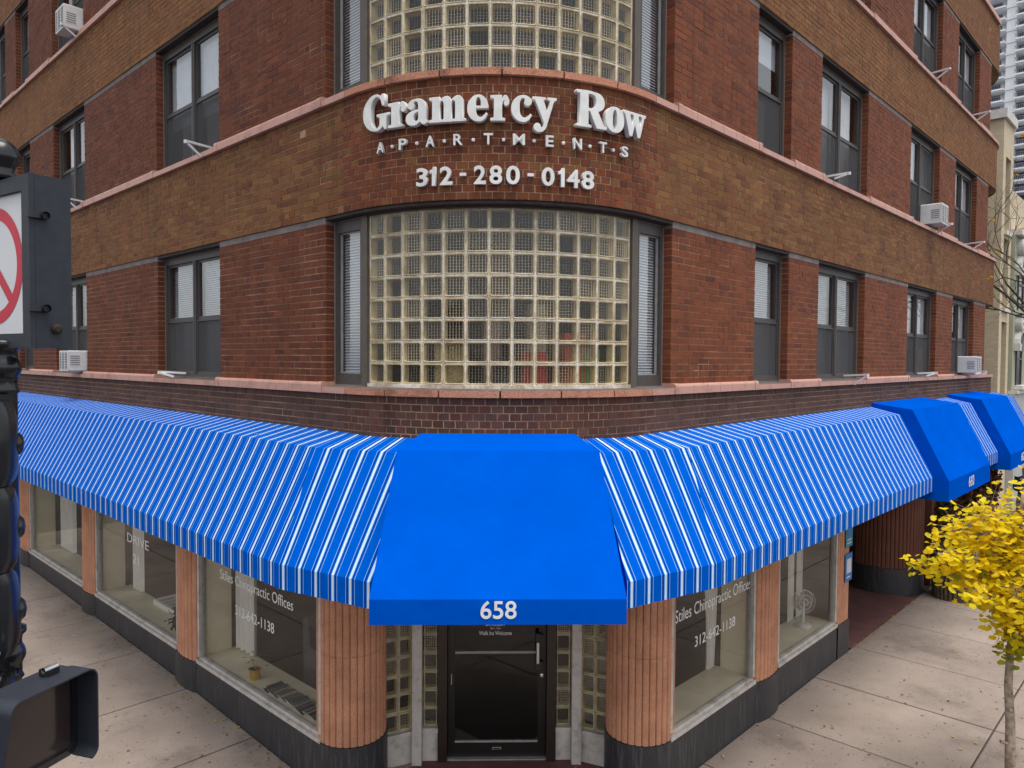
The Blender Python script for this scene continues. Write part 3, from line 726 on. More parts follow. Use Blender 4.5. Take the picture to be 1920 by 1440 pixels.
# corner pier beside the second entrance
m = MB(); path = [(7.13, -0.006), (7.55, -0.006)]+arc(7.55, 0.174, 0.18, -90, 0, 8)+[(7.73, 1.5)]
for p, q in zip(path[:-1], path[1:]): m.face([(p[0]+0.012, p[1]-0.012, 0), (q[0]+0.012, q[1]-0.012, 0), (q[0]+0.012, q[1]-0.012, ZG), (p[0]+0.012, p[1]-0.012, ZG)], 'granite')
m.face([(p[0]+0.012, p[1]-0.012, ZG) for p in path]+[(7.14, 1.5, ZG)], 'granite')
cpier = m.build('corner_pier', BLD); reeded(path, ZG+0.003, ZH+0.1, 'fluted_terracotta', 'flutes', cpier, 0.08, 0.024)
# granite skirt, panel by panel
for (a, b) in SHOP:
    n = max(1, round((b-a)/0.95)); w_ = (b-a)/n
    for i in range(n):
        m = MB(); y_ = 2-(a+w_*i) if a < 0 else 0
        m.mbox(P, a+w_*i+0.0015, a+w_*(i+1)-0.0015, -0.10, 0.006, -0.02, ZG-0.012, 'granite'); m.build('granite_panel', BLD)
# header behind the awnings
m = MB()
for a, b in ((S0, sL(2.3)), (sR(2.3), SB)): m.mbox(P, a, b, -0.30, -0.012, ZH, G-1.19, 'cream_plaster')
m.build('shop_header', BLD)
# shop windows
shopw = []
for (a, b) in SHOP:
    m = MB()
    m.mbox(P, a, b, -0.10, 0.016, ZG-0.010, ZG+0.035, 'white_paint'); m.mbox(P, a, b, -0.09, -0.02, ZG+0.035, ZG+0.07, 'white_paint')
    m.mbox(P, a, a+0.05, -0.09, -0.004, ZG+0.07, ZH, 'white_paint'); m.mbox(P, b-0.05, b, -0.09, -0.004, ZG+0.07, ZH, 'white_paint')
    m.mbox(P, a+0.05, a+0.075, -0.08, -0.03, ZG+0.07, ZH, 'aluminium'); m.mbox(P, b-0.075, b-0.05, -0.08, -0.03, ZG+0.07, ZH, 'aluminium')
    sw = m.build('shop_window', BLD); shopw.append(sw)
    plate('pane', sw, a+0.06, b-0.06, -0.062, -0.054, ZG+0.06, ZH, 'shop_glass')
    m = MB(); m.mbox(P, a, b, -0.55, -0.095, ZG-0.04, ZG+0.06, 'cream_plaster'); m.build('display_ledge', sw)
    m = MB(); m.mbox(P, a-0.01, b+0.01, -0.56, -0.53, 0.0, ZG-0.04, 'cream_plaster'); m.build('ledge_front', sw)
# curtains
for (s0, s1, d, w_) in ((sL(5.35), sL(4.85), -0.50, 0.12), (sL(9.0), sL(8.62), -0.50, 0.13), (sL(12.9), sL(12.1), -0.50, 0.14)):
    curtain_mesh(s0, s1, ZG+0.08, ZH, d, 'curtain', 0.035, w_).build('curtain', shopw[0 if s0 > sL(6) else (1 if s0 > sL(9.5) else 2)])
m = MB(); n = 30                                   # tied-back curtain of the right-hand window
for i in range(n):
    for j in range(12):
        def q(i, j):
            t_ = i/n; h_ = j/12; z = ZG+0.08+(ZH-ZG-0.08)*h_; wd = 0.16+0.55*h_**1.6
            return P(sR(4.36)-wd*(1-t_), -0.42+0.03*math.sin(t_*30)-0.10*(1-h_), z)
        m.face([q(i, j), q(i+1, j), q(i+1, j+1), q(i, j+1)], 'curtain')
m.build('curtain', shopw[4], merge=True, smooth=True)
for x0 in (6.55, 6.85): curtain_mesh(sR(x0), sR(x0+0.22), ZG+0.08, ZH, -0.50, 'curtain', 0.02, 0.08).build('curtain', shopw[5])
# ground-floor room
m = MB(); m.face([(0.85, 2.9, 0.02), (2.9, 0.85, 0.02), (7.6, 0.85, 0.02), (7.6, 4.8, 0.02), (4.8, 4.8, 0.02), (4.8, 19.7, 0.02), (0.85, 19.7, 0.02)], 'room_floor'); m.build('shop_floor', BLD)
m = MB(); m.box(7.73, 11.8, 1.75, 1.85, 0, ZH, 'room_wall'); m.box(7.6, 7.7, 0.3, 4.8, 0, ZH, 'room_wall'); m.box(12.2, 18.3, 0.02, 0.3, 0, ZH+0.03, 'dark_terracotta'); m.build('entrance_wall', BLD)

# entrance in the corner: D maps (v across, u inwards) to the plan
q2 = math.sqrt(0.5)
def D(v, u, z): return ((u+v)*q2, (u-v)*q2, z)
def Dm(v, u, z, ang=0.0):
    c, s_ = math.cos(ang), math.sin(ang)           # x along v, y along u (inwards)
    ex = Vector((q2*c+q2*s_, -q2*c+q2*s_, 0)); ey = Vector((-q2*s_+q2*c, q2*s_+q2*c, 0)); o = D(v, u, z)
    return Matrix(((ex.x, ey.x, 0, o[0]), (ex.y, ey.y, 0, o[1]), (0, 0, 1, o[2]), (0, 0, 0, 1)))
def dbox(m, v0, v1, u0, u1, z0, z1, mat): m.mbox(D, v0, v1, u1, u0, z0, z1, mat)
ent = MB()
for sg in (-1, 1):
    o = lambda a, b: (a*sg, b*sg) if sg > 0 else (b*sg, a*sg)
    dbox(ent, *o(0.545, 0.645), 2.30, 2.50, 0.0, ZH, 'dark_paint')                         # door jamb
    dbox(ent, *o(0.815, 0.905), 2.235, 2.40, 0.0, ZH, 'white_paint')                       # post
    dbox(ent, *o(0.648, 0.812), 2.335, 2.42, 0.008, 0.33, 'white_paint'); dbox(ent, *o(0.640, 0.813), 2.30, 2.42, 0.33, 0.385, 'white_paint')
    dbox(ent, *o(0.906, 0.918), 2.23, 2.33, 0.008, ZH, 'white_paint')
dbox(ent, -0.645, 0.645, 2.30, 2.5, ZH-0.25, ZH, 'dark_paint'); dbox(ent, -1.3, -0.645, 2.2, 2.4, ZH-0.05, ZH, 'white_paint'); dbox(ent, 0.645, 1.3, 2.2, 2.4, ZH-0.05, ZH, 'white_paint')
frame_o = ent.build('door_surround', BLD)
SIDEA = math.atan2(2.30-2.165, 1.20-0.918)         # slant of the splayed side panels
nb = block_mesh(0.164, 0.203); wb = block_mesh(0.158, 0.203)
for sg in (-1, 1):
    g = MB(); lo = 0.388
    c0 = 0.648 if sg > 0 else -0.812
    for j in range(13): dbox(g, c0, c0+0.164, 2.352, 2.42, lo+0.203*j-0.0075, lo+0.203*j+0.0075, 'entry_mortar')
    pan = g.build('sidelight', BLD)
    for j in range(12): link('glass_block', nb, pan, Dm(c0+0.082, 2.348, lo+0.203*(j+0.5)))
    # splayed panel: from the post towards the column
    def S(a, b, z, sg=sg):                         # a along the panel from the post, b outwards
        v = 0.918+a*math.cos(SIDEA)+b*math.sin(SIDEA)*-1; u = 2.30-a*math.sin(SIDEA)-b*math.cos(SIDEA)
        return D(v*sg, u, z)
    g = MB(); mir = (lambda a, b, z: S(a, b, z))
    def sb(a0, a1, b0, b1, z0, z1, mat): g.mbox(S, *( (a0, a1) if sg > 0 else (a1, a0)), b0, b1, z0, z1, mat)
    sb(0.0, 0.36, -0.05, 0.0, 0.008, 0.335, 'white_paint'); sb(0.0, 0.36, -0.05, 0.04, 0.335, 0.375, 'white_paint')
    for j in range(13): sb(0.0, 0.36, -0.075, -0.006, 0.380+0.203*j-0.0075, 0.380+0.203*j+0.0075, 'entry_mortar')
    for a in (0.0, 0.160, 0.320): sb(a-0.0075, a+0.0075, -0.075, -0.006, 0.375, ZH, 'entry_mortar')
    pan = g.build('splayed_panel', BLD)
    for a in (0.08, 0.24):
        for j in range(12):
            z = 0.380+0.203*(j+0.5); o = S(a, -0.002, z)
            ang = SIDEA*(1 if sg < 0 else -1)
            mt = Dm(0, 0, 0, ang); mt.translation = Vector(o); link('glass_block', wb, pan, mt)
# the door
m = MB(); UD = 2.385
dbox(m, -0.54, -0.465, UD, UD+0.05, 0.02, ZH-0.25, 'door_bronze'); dbox(m, 0.455, 0.54, UD, UD+0.05, 0.02, ZH-0.25, 'door_bronze')
dbox(m, -0.465, 0.455, UD, UD+0.05, 0.02, 0.18, 'door_bronze'); dbox(m, -0.465, 0.455, UD, UD+0.05, ZH-0.37, ZH-0.25, 'door_bronze')
dbox(m, -0.462, 0.452, UD+0.004, UD+0.02, 0.18, 0.20, 'aluminium'); dbox(m, -0.05, 0.05, UD-0.004, UD+0.001, 0.105, 0.13, 'aluminium'); dbox(m, -0.042, 0.042, UD-0.006, UD-0.003, 0.111, 0.124, 'door_bronze')
door = m.build('entrance_door', BLD)
m = MB(); dbox(m, -0.465, 0.455, UD+0.022, UD+0.028, 0.19, ZH-0.36, 'shop_glass'); m.build('pane', door)
m = MB(); dbox(m, -0.465, 0.455, UD+0.035, UD+0.055, 1.16, 1.185, 'aluminium'); m.build('push_bar', door)
m = MB(); dbox(m, 0.425, 0.465, UD-0.07, UD-0.035, 1.02, 1.42, 'black_plastic'); dbox(m, 0.432, 0.458, UD-0.078, UD-0.069, 1.09, 1.32, 'chrome')
dbox(m, 0.43, 0.50, UD-0.05, UD-0.001, 1.34, 1.40, 'black_plastic'); dbox(m, 0.43, 0.50, UD-0.05, UD-0.001, 1.04, 1.10, 'black_plastic'); m.build('pull_handle', door)
m = MB(); m.lathe((0, 0, 0), [(0.022, 0), (0.022, 0.012), (0.012, 0.016), (0, 0.016)], 'chrome', 14, lambda x, y, z: D(0.495+x, UD-z, 0.93+y)); m.build('lock', door)
m = MB(); dbox(m, -0.506, -0.496, UD-0.003, UD+0.001, 0.83, 0.95, 'aluminium'); m.build('edge_plate', door)
m = MB(); dbox(m, -0.545, 0.545, 2.33, 2.47, 0.008, 0.022, 'aluminium'); m.build('threshold', BLD)

# ------------------------------------------------------------------ writing
def text_mesh(body, size, extr=0.002, offset=0.0, xs=1.0, shear=0.0, spacing=1.0, bevel=0.0, align='CENTER'):
    cu = bpy.data.curves.new('txt', 'FONT'); cu.body = body; cu.size = size; cu.extrude = extr; cu.offset = offset
    cu.align_x = align; cu.space_character = spacing; cu.resolution_u = 4; cu.bevel_depth = bevel; cu.bevel_resolution = 1
    o = bpy.data.objects.new('txt', cu); C.objects.link(o); dg = bpy.context.evaluated_depsgraph_get()
    me = bpy.data.meshes.new_from_object(o.evaluated_get(dg)); bpy.data.objects.remove(o)
    for v in me.vertices: v.co.x *= xs
    return me
def put_text(name, me, mat, mtx, parent):
    me.materials.clear(); me.materials.append(MATS[mat])
    o = link(name, me, parent, mtx @ Matrix.Rotation(rad(90), 4, 'X')); return o
def wall_text(body, s, z, h, mat, parent, width=None, d=-0.051, sp=1.0):
    me = text_mesh(body, h/0.70, 0.0012, 0.0, 1.0, spacing=sp)
    xs = [v.co.x for v in me.vertices]
    if width:
        k = width/(max(xs)-min(xs)); c = (max(xs)+min(xs))/2
        for v in me.vertices: v.co.x = (v.co.x-c)*k
    return put_text('lettering', me, mat, FM(s, d, z), parent)
wall_text('Stiles Chiropractic Offices', sR(3.535), 1.665, 0.135, 'vinyl_white', shopw[4], 1.74)
wall_text('312-642-1138', sR(3.545), 1.305, 0.115, 'vinyl_white', shopw[4], 0.93)
wall_text('Stiles Chiropractic Offices', sL(4.02), 1.69, 0.125, 'vinyl_white', shopw[0], 1.72)
wall_text('312-642-1138', sL(4.03), 1.335, 0.118, 'vinyl_white', shopw[0], 0.92)
wall_text('DRIVE', sL(7.58), 1.61, 0.14, 'vinyl_white', shopw[1], 0.84)
wall_text('21', sL(7.66), 1.325, 0.14, 'vinyl_white', shopw[1], 0.24)
for body, z, h, wd in (('SATURDAY', 1.475, 0.040, 0.22), ('9am - 11am', 1.440, 0.020, 0.11), ('Walk Ins Welcome', 1.375, 0.044, 0.36)):
    me = text_mesh(body, h/0.7, 0.0008); xs = [v.co.x for v in me.vertices]; k = wd/(max(xs)-min(xs))
    for v in me.vertices: v.co.x *= k
    put_text('lettering', me, 'vinyl_white', Dm(-0.02, UD+0.019, z), door)

# ---- the sign on the curved band: cut-out letters standing off the brick
GL = {
'1': [[(.16, 0), (.40, 0), (.40, 1), (.24, 1), 's', (.17, .88), (.0, .82), (.0, .66), (.16, .70)]],
'r': [[(0, 0), (.42, 0), (.42, .06), (.33, .08), (.33, .40), 's', (.36, .52), 's', (.405, .56), 's', (.39, .47), 's', (.455, .405), 's', (.53, .47), 's', (.51, .62), 's', (.43, .69), 's', (.365, .65), (.32, .56), (.32, .69), (0, .68), (0, .62), (.10, .60), (.10, .08), (0, .06)]],
'c': [[(.545, .17), 's', (.44, .02), 's', (.28, -.02), 's', (.08, .10), 's', (0, .335), 's', (.08, .58), 's', (.30, .70), 's', (.46, .66), 's', (.54, .54), 's', (.49, .44), 's', (.40, .43), 's', (.345, .50), 's', (.365, .585), 's', (.30, .635), 's', (.235, .56), 's', (.215, .36), 's', (.245, .17), 's', (.335, .09), 's', (.44, .13), (.51, .20)]],
'e': [[(.53, .19), 's', (.44, .03), 's', (.28, -.02), 's', (.08, .09), 's', (0, .335), 's', (.08, .58), 's', (.28, .70), 's', (.46, .62), 's', (.55, .42), (.55, .34), (.215, .34), 's', (.25, .16), 's', (.34, .09), 's', (.43, .13), (.50, .21)], [(.215, .40), (.365, .40), 's', (.35, .57), 's', (.285, .645), 's', (.225, .56)]],
'o': [['s', (.29, .70), 's', (.50, .60), 's', (.58, .34), 's', (.50, .08), 's', (.29, -.02), 's', (.08, .08), 's', (0, .34), 's', (.08, .60)], ['s', (.29, .63), 's', (.345, .55), 's', (.365, .34), 's', (.345, .13), 's', (.29, .05), 's', (.235, .13), 's', (.215, .34), 's', (.235, .55)]],
'a': [[(.60, .02), 's', (.49, -.015), 's', (.40, .06), 's', (.30, -.005), 's', (.17, -.02), 's', (.04, .04), 's', (0, .17), 's', (.06, .31), 's', (.22, .385), (.355, .41), (.355, .52), 's', (.33, .61), 's', (.27, .645), 's', (.215, .60), 's', (.235, .53), 's', (.19, .44), 's', (.10, .44), 's', (.05, .52), 's', (.10, .63), 's', (.28, .70), 's', (.47, .66), 's', (.55, .52), (.555, .14), 's', (.57, .085), (.60, .08)], [(.355, .35), 's', (.26, .32), 's', (.205, .20), 's', (.235, .11), 's', (.29, .085), 's', (.34, .12), (.355, .17)]],
'm': [[(0, 0), (.37, 0), (.37, .06), (.315, .08), (.315, .50), 's', (.37, .585), 's', (.425, .55), (.44, .48), (.44, .08), (.39, .06), (.39, 0), (.71, 0), (.71, .06), (.655, .08), (.655, .50), 's', (.71, .585), 's', (.765, .55), (.78, .48), (.78, .08), (.725, .06), (.725, 0), (1.08, 0), (1.08, .06), (.995, .08), (.995, .50), 's', (.96, .65), 's', (.86, .70), 's', (.74, .66), (.65, .57), 's', (.60, .67), 's', (.52, .70), 's', (.40, .66), (.31, .57), (.31, .69), (0, .68), (0, .62), (.095, .60), (.095, .08), (0, .06)]],
'y': [[(0, .68), (.36, .68), (.36, .62), (.30, .61), (.415, .27), (.50, .60), (.43, .62), (.43, .68), (.68, .68), (.68, .62), (.61, .60), (.42, -.02), 's', (.35, -.19), 's', (.21, -.27), 's', (.08, -.24), 's', (.03, -.14), 's', (.08, -.05), 's', (.18, -.05), 's', (.23, -.12), 's', (.265, -.16), 's', (.305, -.10), (.325, .0), (.06, .60), (0, .62)]],
'G': [[(.66, 1.0), (.60, 1.0), (.565, .94), 's', (.42, 1.02), 's', (.14, .88), 's', (0, .50), 's', (.12, .13), 's', (.42, -.02), 's', (.55, .02), (.62, .10), (.68, .0), (.74, .0), (.74, .36), (.82, .385), (.82, .44), (.44, .44), (.44, .385), (.53, .36), (.53, .14), 's', (.44, .05), 's', (.30, .14), 's', (.235, .50), 's', (.30, .86), 's', (.43, .95), 's', (.54, .88), (.61, .68), (.67, .68)]],
'R': [[(0, 0), (.42, 0), (.42, .06), (.33, .08), (.33, .46), (.38, .46), (.575, 0), (.86, 0), (.86, .06), (.79, .08), (.61, .47), 's', (.75, .56), 's', (.80, .73), 's', (.72, .92), 's', (.48, 1.0), (0, 1.0), (0, .94), (.095, .92), (.095, .08), (0, .06)], [(.33, .53), (.42, .53), 's', (.53, .60), 's', (.56, .735), 's', (.53, .88), 's', (.42, .935), (.33, .935)]],
'w': [[(0, .68), (.34, .68), (.34, .62), (.28, .61), (.375, .28), (.455, .54), (.43, .61), (.37, .62), (.37, .68), (.70, .68), (.70, .62), (.645, .61), (.74, .28), (.83, .60), (.76, .62), (.76, .68), (.98, .68), (.98, .62), (.915, .60), (.73, -.01), (.62, -.01), (.50, .37), (.375, -.01), (.26, -.01), (.06, .60), (0, .62)]]}
def glyph(ch, w_, h_, th):
    cu = bpy.data.curves.new('g', 'CURVE'); cu.dimensions = '2D'; cu.fill_mode = 'BOTH'; cu.extrude = th/2; cu.resolution_u = 6
    cu.bevel_depth = 0.0025; cu.bevel_resolution = 1
    xs = [p[0] for ct in GL[ch] for p in ct if p != 's']; x0, x1 = min(xs), max(xs); k = w_/(x1-x0)
    for ct in GL[ch]:
        pts = []; sm = False
        for e in ct:
            if e == 's': sm = True
            else: pts.append((e, sm)); sm = False
        sp = cu.splines.new('BEZIER'); sp.bezier_points.add(len(pts)-1); sp.use_cyclic_u = True
        for bp, ((x, y), s_) in zip(sp.bezier_points, pts):
            bp.co = ((x-(x0+x1)/2)*k, y*h_, 0); bp.handle_left_type = bp.handle_right_type = 'AUTO' if s_ else 'VECTOR'
    o = bpy.data.objects.new('g', cu); C.objects.link(o); dg = bpy.context.evaluated_depsgraph_get(); dg.update()
    me = bpy.data.meshes.new_from_object(o.evaluated_get(dg)); bpy.data.objects.remove(o); return me
SIGN = thing('building_sign', 'white raised letters reading Gramercy Row Apartments and a phone number', 'sign', (0.586, 0.586, G+1.75))
ZB = G+2.281
for ch, a, b in (('G', .273, .571), ('r', .556, .736), ('a', .736, .937), ('m', .953, 1.273), ('e', 1.284, 1.458), ('r', 1.477, 1.629), ('c', 1.649, 1.821), ('y', 1.829, 2.032), ('R', 2.210, 2.505), ('o', 2.497, 2.699), ('w', 2.689, 2.973)):
    m_ = (a+b)/2; k = 1.035                       # widths were read on the letters' faces, a little outside the wall
    put_text('letter', glyph(ch, (b-a)*k*0.985, 0.312, 0.05), 'letter_white', FM(m_, 0.050, ZB), SIGN)
def sign_char(ch, s, zb, h, w_=None, th=0.03, bold=0.022):
    me = text_mesh(ch, h/0.70, th/2, bold*h*1.2); xs = [v.co.x for v in me.vertices]; c = (max(xs)+min(xs))/2
    k = (w_/(max(xs)-min(xs))) if w_ else 1.0
    for v in me.vertices: v.co.x = (v.co.x-c)*k
    ys_ = [v.co.y for v in me.vertices]
    if ch not in '-': 
        y0, y1 = min(ys_), max(ys_)
        for v in me.vertices: v.co.y = (v.co.y-y0)*h/(y1-y0)
    put_text('letter', me, 'letter_white', FM(s, 0.030, zb), SIGN)
ap = [('A', .442), ('P', .685), ('A', .948), ('R', 1.198), ('T', 1.458), ('M', 1.718), ('E', 1.985), ('N', 2.242), ('T', 2.497), ('S', 2.744)]
for ch, s in ap: sign_char(ch, s, G+2.087, 0.096, {'M': .105, 'T': .08, 'E': .072}.get(ch, .082))
for (c1, a), (c2, b) in zip(ap[:-1], ap[1:]):
    m = MB(); s = (a+b)/2; m.lathe((0, 0, 0), [(0.015, 0), (0.015, 0.02), (0, 0.024)], 'letter_white', 12, lambda x, y, z, s=s: P(s+x, 0.012+z, G+2.132+y)); m.build('dot', SIGN)
for ch, a, b in (('3', .819, .928), ('1', .945, .995), ('2', 1.037, 1.15), ('2', 1.335, 1.44), ('8', 1.468, 1.579), ('0', 1.609, 1.729), ('0', 1.916, 2.031), ('1', 2.065, 2.115), ('4', 2.145, 2.263), ('8', 2.284, 2.407)):
    if ch == '1': put_text('letter', glyph('1', 0.052, 0.160, 0.03), 'letter_white', FM((a+b)/2+0.004, 0.030, G+1.747), SIGN); continue
    sign_char(ch, (a+b)/2, G+1.747, 0.160, (b-a)*1.0, 0.03, 0.026)
for a, b in ((1.214, 1.269), (1.794, 1.849)):
    m = MB(); m.mbox(P, a, b, 0.012, 0.042, G+1.822, G+1.848, 'letter_white'); m.build('dash', SIGN)

# ------------------------------------------------------------------ awnings
def panel(m, pts, mat, uvs=None): m.face(pts, mat, None, uvs)
def strip_awning(name, label, stations, group, ends=True):
    # stations: (wall, ridge, fold) plan points; every bay between two stations becomes its own cloth panels
    zt, zr, zf, zv = G-0.48, G-0.58, G-1.51, G-1.72
    root = thing(name, label, 'awning', (*stations[0][0], G-1.72), group); acc = 0.0
    for st0, st1 in zip(stations[:-1], stations[1:]):
        dirv = (Vector(st1[2])-Vector(st0[2])).normalized(); org = Vector(st0[2])
        u_ = lambda p: acc+(Vector(p)-org).dot(dirv)
        nb = max(1, round((Vector(st1[2])-org).length/1.3))
        for nm, i, j, za, zb_ in (('top_panel', 0, 1, zt, zr), ('slope_panel', 1, 2, zr, zf), ('valance', 2, 2, zf, zv)):
            m = MB(); n = 14
            for k in range(n):
                t0, t1 = k/n, (k+1)/n
                L2 = lambda a, b, t_: tuple(Vector(a)+(Vector(b)-Vector(a))*t_)
                a0, a1 = L2(st0[i], st1[i], t0), L2(st0[i], st1[i], t1); b0, b1 = L2(st0[j], st1[j], t0), L2(st0[j], st1[j], t1)
                rows = 8 if nm == 'slope_panel' else 2
                for r_ in range(rows):
                    f0, f1 = r_/rows, (r_+1)/rows
                    def pt(a, b, f_, t_):
                        x, y = L2(a, b, f_); sag = 0.010*math.sin(math.pi*f_)*(0.5+0.5*math.cos(2*math.pi*t_*nb)) if nm == 'slope_panel' else (0.004*math.sin(t_*37)*f_ if nm == 'valance' else 0)
                        z = za+(zb_-za)*f_-sag*0.6; return (x, y, z)
                    q = [pt(a0, b0, f0, t0), pt(a0, b0, f1, t0), pt(a1, b1, f1, t1), pt(a1, b1, f0, t1)]
                    m.face(q, 'striped_canvas', None, [(u_(c[:2]), c[2]) for c in q])
            m.build(nm, root, merge=True, smooth=False)
        acc += (Vector(st1[2])-org).length
    for st, e in ((stations[0], 0), (stations[-1], 1)):
        m = MB(); m.face([(*st[0], zt), (*st[1], zr), (*st[2], zf), (*st[2], zv), (*st[0], zv)], 'blue_canvas'); m.build('end_panel', root)
    return root
O1, O2 = 0.43, 0.91
strip_awning('striped_awning', 'long blue and white striped awning over the left shop windows', [((0, 14.3), (-O1, 14.3), (-O2, 14.3)), ((0, 2.05), (-O1, 1.95), (-O2, 1.72)), ((0.16, 1.02), (-0.10, 1.10), (-0.67, 0.74))], 'striped awnings')
strip_awning('striped_awning', 'blue and white striped awning right of the awning numbered 658', [((1.02, 0.16), (1.10, -0.10), (0.74, -0.67)), ((2.05, 0), (2.05, -O1), (1.75, -O2)), ((8.46, 0), (8.46, -O1), (8.46, -O2))], 'striped awnings')
strip_awning('striped_awning', 'short blue and white striped awning between the two far solid blue awnings', [((11.25, 0), (11.25, -O1), (11.25, -O2)), ((13.05, 0), (13.05, -O1), (13.05, -O2))], 'striped awnings')
strip_awning('striped_awning', 'farthest striped awning at the right end of the building', [((15.55, 0), (15.55, -O1), (15.55, -O2)), ((17.6, 0.1), (17.6, -O1+0.05), (17.6, -O2+0.05))], 'striped awnings')
def blue_awning(label, num, fn, hw, back, ridge, fold, zs, hb, hr, numsize, group='solid blue awnings with house numbers'):
    # fn(v, u, z); widths at back, ridge and fold; side panels run back to the wall
    zb_, zr, zf, zv = zs
    root = thing('entrance_awning', label, 'awning', fn(0, back, zv), group)
    B = [(-hb, back), (hb, back)]; Rg = [(-hr, ridge), (hr, ridge)]; F = [(-hw, fold), (hw, fold)]
    for nm, A, Bq, za, zb2 in (('top_panel', B, Rg, zb_, zr), ('slope_panel', Rg, F, zr, zf), ('valance', F, F, zf, zv)):
        m = MB(); n = 8
        for i in range(n):
            for j in range(6):
                def q(i, j):
                    t_, f_ = i/n, j/6
                    v = (A[0][0]+(A[1][0]-A[0][0])*t_)*(1-f_)+(Bq[0][0]+(Bq[1][0]-Bq[0][0])*t_)*f_
                    u = A[0][1]*(1-f_)+Bq[0][1]*f_; z = za+(zb2-za)*f_
                    if nm == 'slope_panel': u += 0.012*math.sin(math.pi*f_)*math.sin(math.pi*t_)
                    return fn(v, u, z)
                m.face([q(i, j), q(i, j+1), q(i+1, j+1), q(i+1, j)], 'blue_canvas')
        m.build(nm, root, merge=True, smooth=True)
    for k in (0, 1):
        m = MB(); wv = back+0.15; m.face([fn(*B[k], zb_), fn(*Rg[k], zr), fn(*F[k], zf), fn(*F[k], zv), fn(F[k][0]*0.99, back+0.10, zv), fn(B[k][0], back+0.10, zb_)], 'blue_canvas'); m.build('side_panel', root)
    me = text_mesh(num, numsize/0.70, 0.0015, numsize*(0.016 if num == '658' else 0.0)); ys_ = [v.co.y for v in me.vertices]; xs = [v.co.x for v in me.vertices]; c = (max(xs)+min(xs))/2
    for v in me.vertices: v.co.x -= c
    o = Vector(fn(0, fold-0.006, zv+(zf-zv)*0.26)); ex = (Vector(fn(1, fold, 0))-Vector(fn(0, fold, 0))).normalized(); ey = (Vector(fn(0, 1, 0))-Vector(fn(0, 0, 0))).normalized()
    mt = Matrix(((ex.x, ey.x, 0, o.x), (ex.y, ey.y, 0, o.y), (0, 0, 1, o.z), (0, 0, 0, 1)))
    put_text('house_number', me, 'letter_white', mt, root)
    return root
blue_awning('plain blue awning numbered 658 over the corner door', '658', lambda v, u, z: D(v-0.015, u, z), 0.935, 0.80, 0.377, -0.36, (G-0.42, G-0.52, G-1.51, G-1.695), 0.67, 0.83, 0.127)
E_ = lambda x0: (lambda v, u, z: (x0+v, u, z))
blue_awning('plain blue awning numbered 660 over the side entrance', '660', E_(9.85), 1.40, 0.0, -0.60, -1.12, (G-0.42, G-0.50, G-1.55, G-1.86), 1.40, 1.40, 0.17)
blue_awning('plain blue awning numbered 662, farthest along the right wall', '662', E_(14.3), 1.25, 0.0, -0.60, -1.12, (G-0.42, G-0.50, G-1.55, G-1.86), 1.25, 1.25, 0.17)

# vestibule floor: large two-tone tiles laid on the diagonal behind the glass door
simple('tile_light', (0.20, 0.195, 0.16), 0.3, 0.2, 5); simple('tile_dark', (0.03, 0.03, 0.03), 0.3, 0.2, 5)
vf = MB(); dbox(vf, -1.1, 1.1, 2.5, 4.4, 0.0, 0.028, 'tile_dark'); vest = vf.build('vestibule_floor', BLD)
for k, (v_, u_) in enumerate(((-0.50, 2.62), (0.72, 2.62))):
    m = MB(); r_ = 0.42; pts = [(v_-r_, u_), (v_, max(2.51, u_-r_)), (v_+r_, u_), (v_, u_+r_)]
    m.face([D(a, b, 0.032) for a, b in pts], 'tile_light')
    for (a, b), (c, e) in zip(pts, pts[1:]+pts[:1]): m.face([D(a, b, 0.028), D(c, e, 0.028), D(c, e, 0.032), D(a, b, 0.032)], 'tile_light')
    m.build('tile', vest)
# ------------------------------------------------------------------ air conditioners and their brackets
def fr_fn(s): 
    p, T, N = frame_at(s); return lambda a, d, z: (p[0]+T[0]*a+N[0]*d, p[1]+T[1]*a+N[1]*d, z)
def aircon(label, s, z, w_=0.44, h_=0.34, dep=0.24, fanface=False):
    fn = fr_fn(s); root = thing('air_conditioner', label, 'air conditioner', fn(0, 0, z), 'window air conditioners')
    m = MB(); d0, d1 = -0.12, dep
    prof = [(-w_/2, 0.012), (-w_/2+0.012, 0), (w_/2-0.012, 0), (w_/2, 0.012), (w_/2, h_-0.012), (w_/2-0.012, h_), (-w_/2+0.012, h_), (-w_/2, h_-0.012)]
    for (a, c), (b, e) in zip(prof, prof[1:]+prof[:1]): m.face([fn(a, d0, z+c), fn(b, d0, z+e), fn(b, d1, z+e), fn(a, d1, z+c)], 'white_plastic')
    m.face([fn(a, d1-0.001, z+c) for a, c in prof], 'white_plastic'); m.build('cabinet', root)
    g = MB(); g.mbox(fn, -w_/2+0.03, w_/2-0.03, d1-0.004, d1+0.002, z+0.03, z+h_-0.03, 'grille_grey')
    for k in range(1, 3): x = -w_/2+w_*k/3; g.mbox(fn, x-0.008, x+0.008, d1, d1+0.008, z+0.02, z+h_-0.02, 'white_plastic')
    for k in range(7): zz = z+0.045+k*(h_-0.09)/6; g.mbox(fn, -w_/2+0.03, w_/2-0.03, d1+0.002, d1+0.005, zz-0.003, zz+0.003, 'white_plastic')
    g.build('rear_grille', root)
    for sg in (-1, 1):
        g = MB(); x = sg*w_/2
        for k in range(5): zz = z+0.10+k*0.035; g.mbox(fn, x-0.003, x+0.003, 0.06, dep-0.04, zz, zz+0.014, 'grille_grey')
        g.mbox(fn, x-0.0035, x+0.0035, 0.05, dep-0.03, z+0.08, z+0.085, 'white_plastic'); g.build('side_louvre', root)
    return root
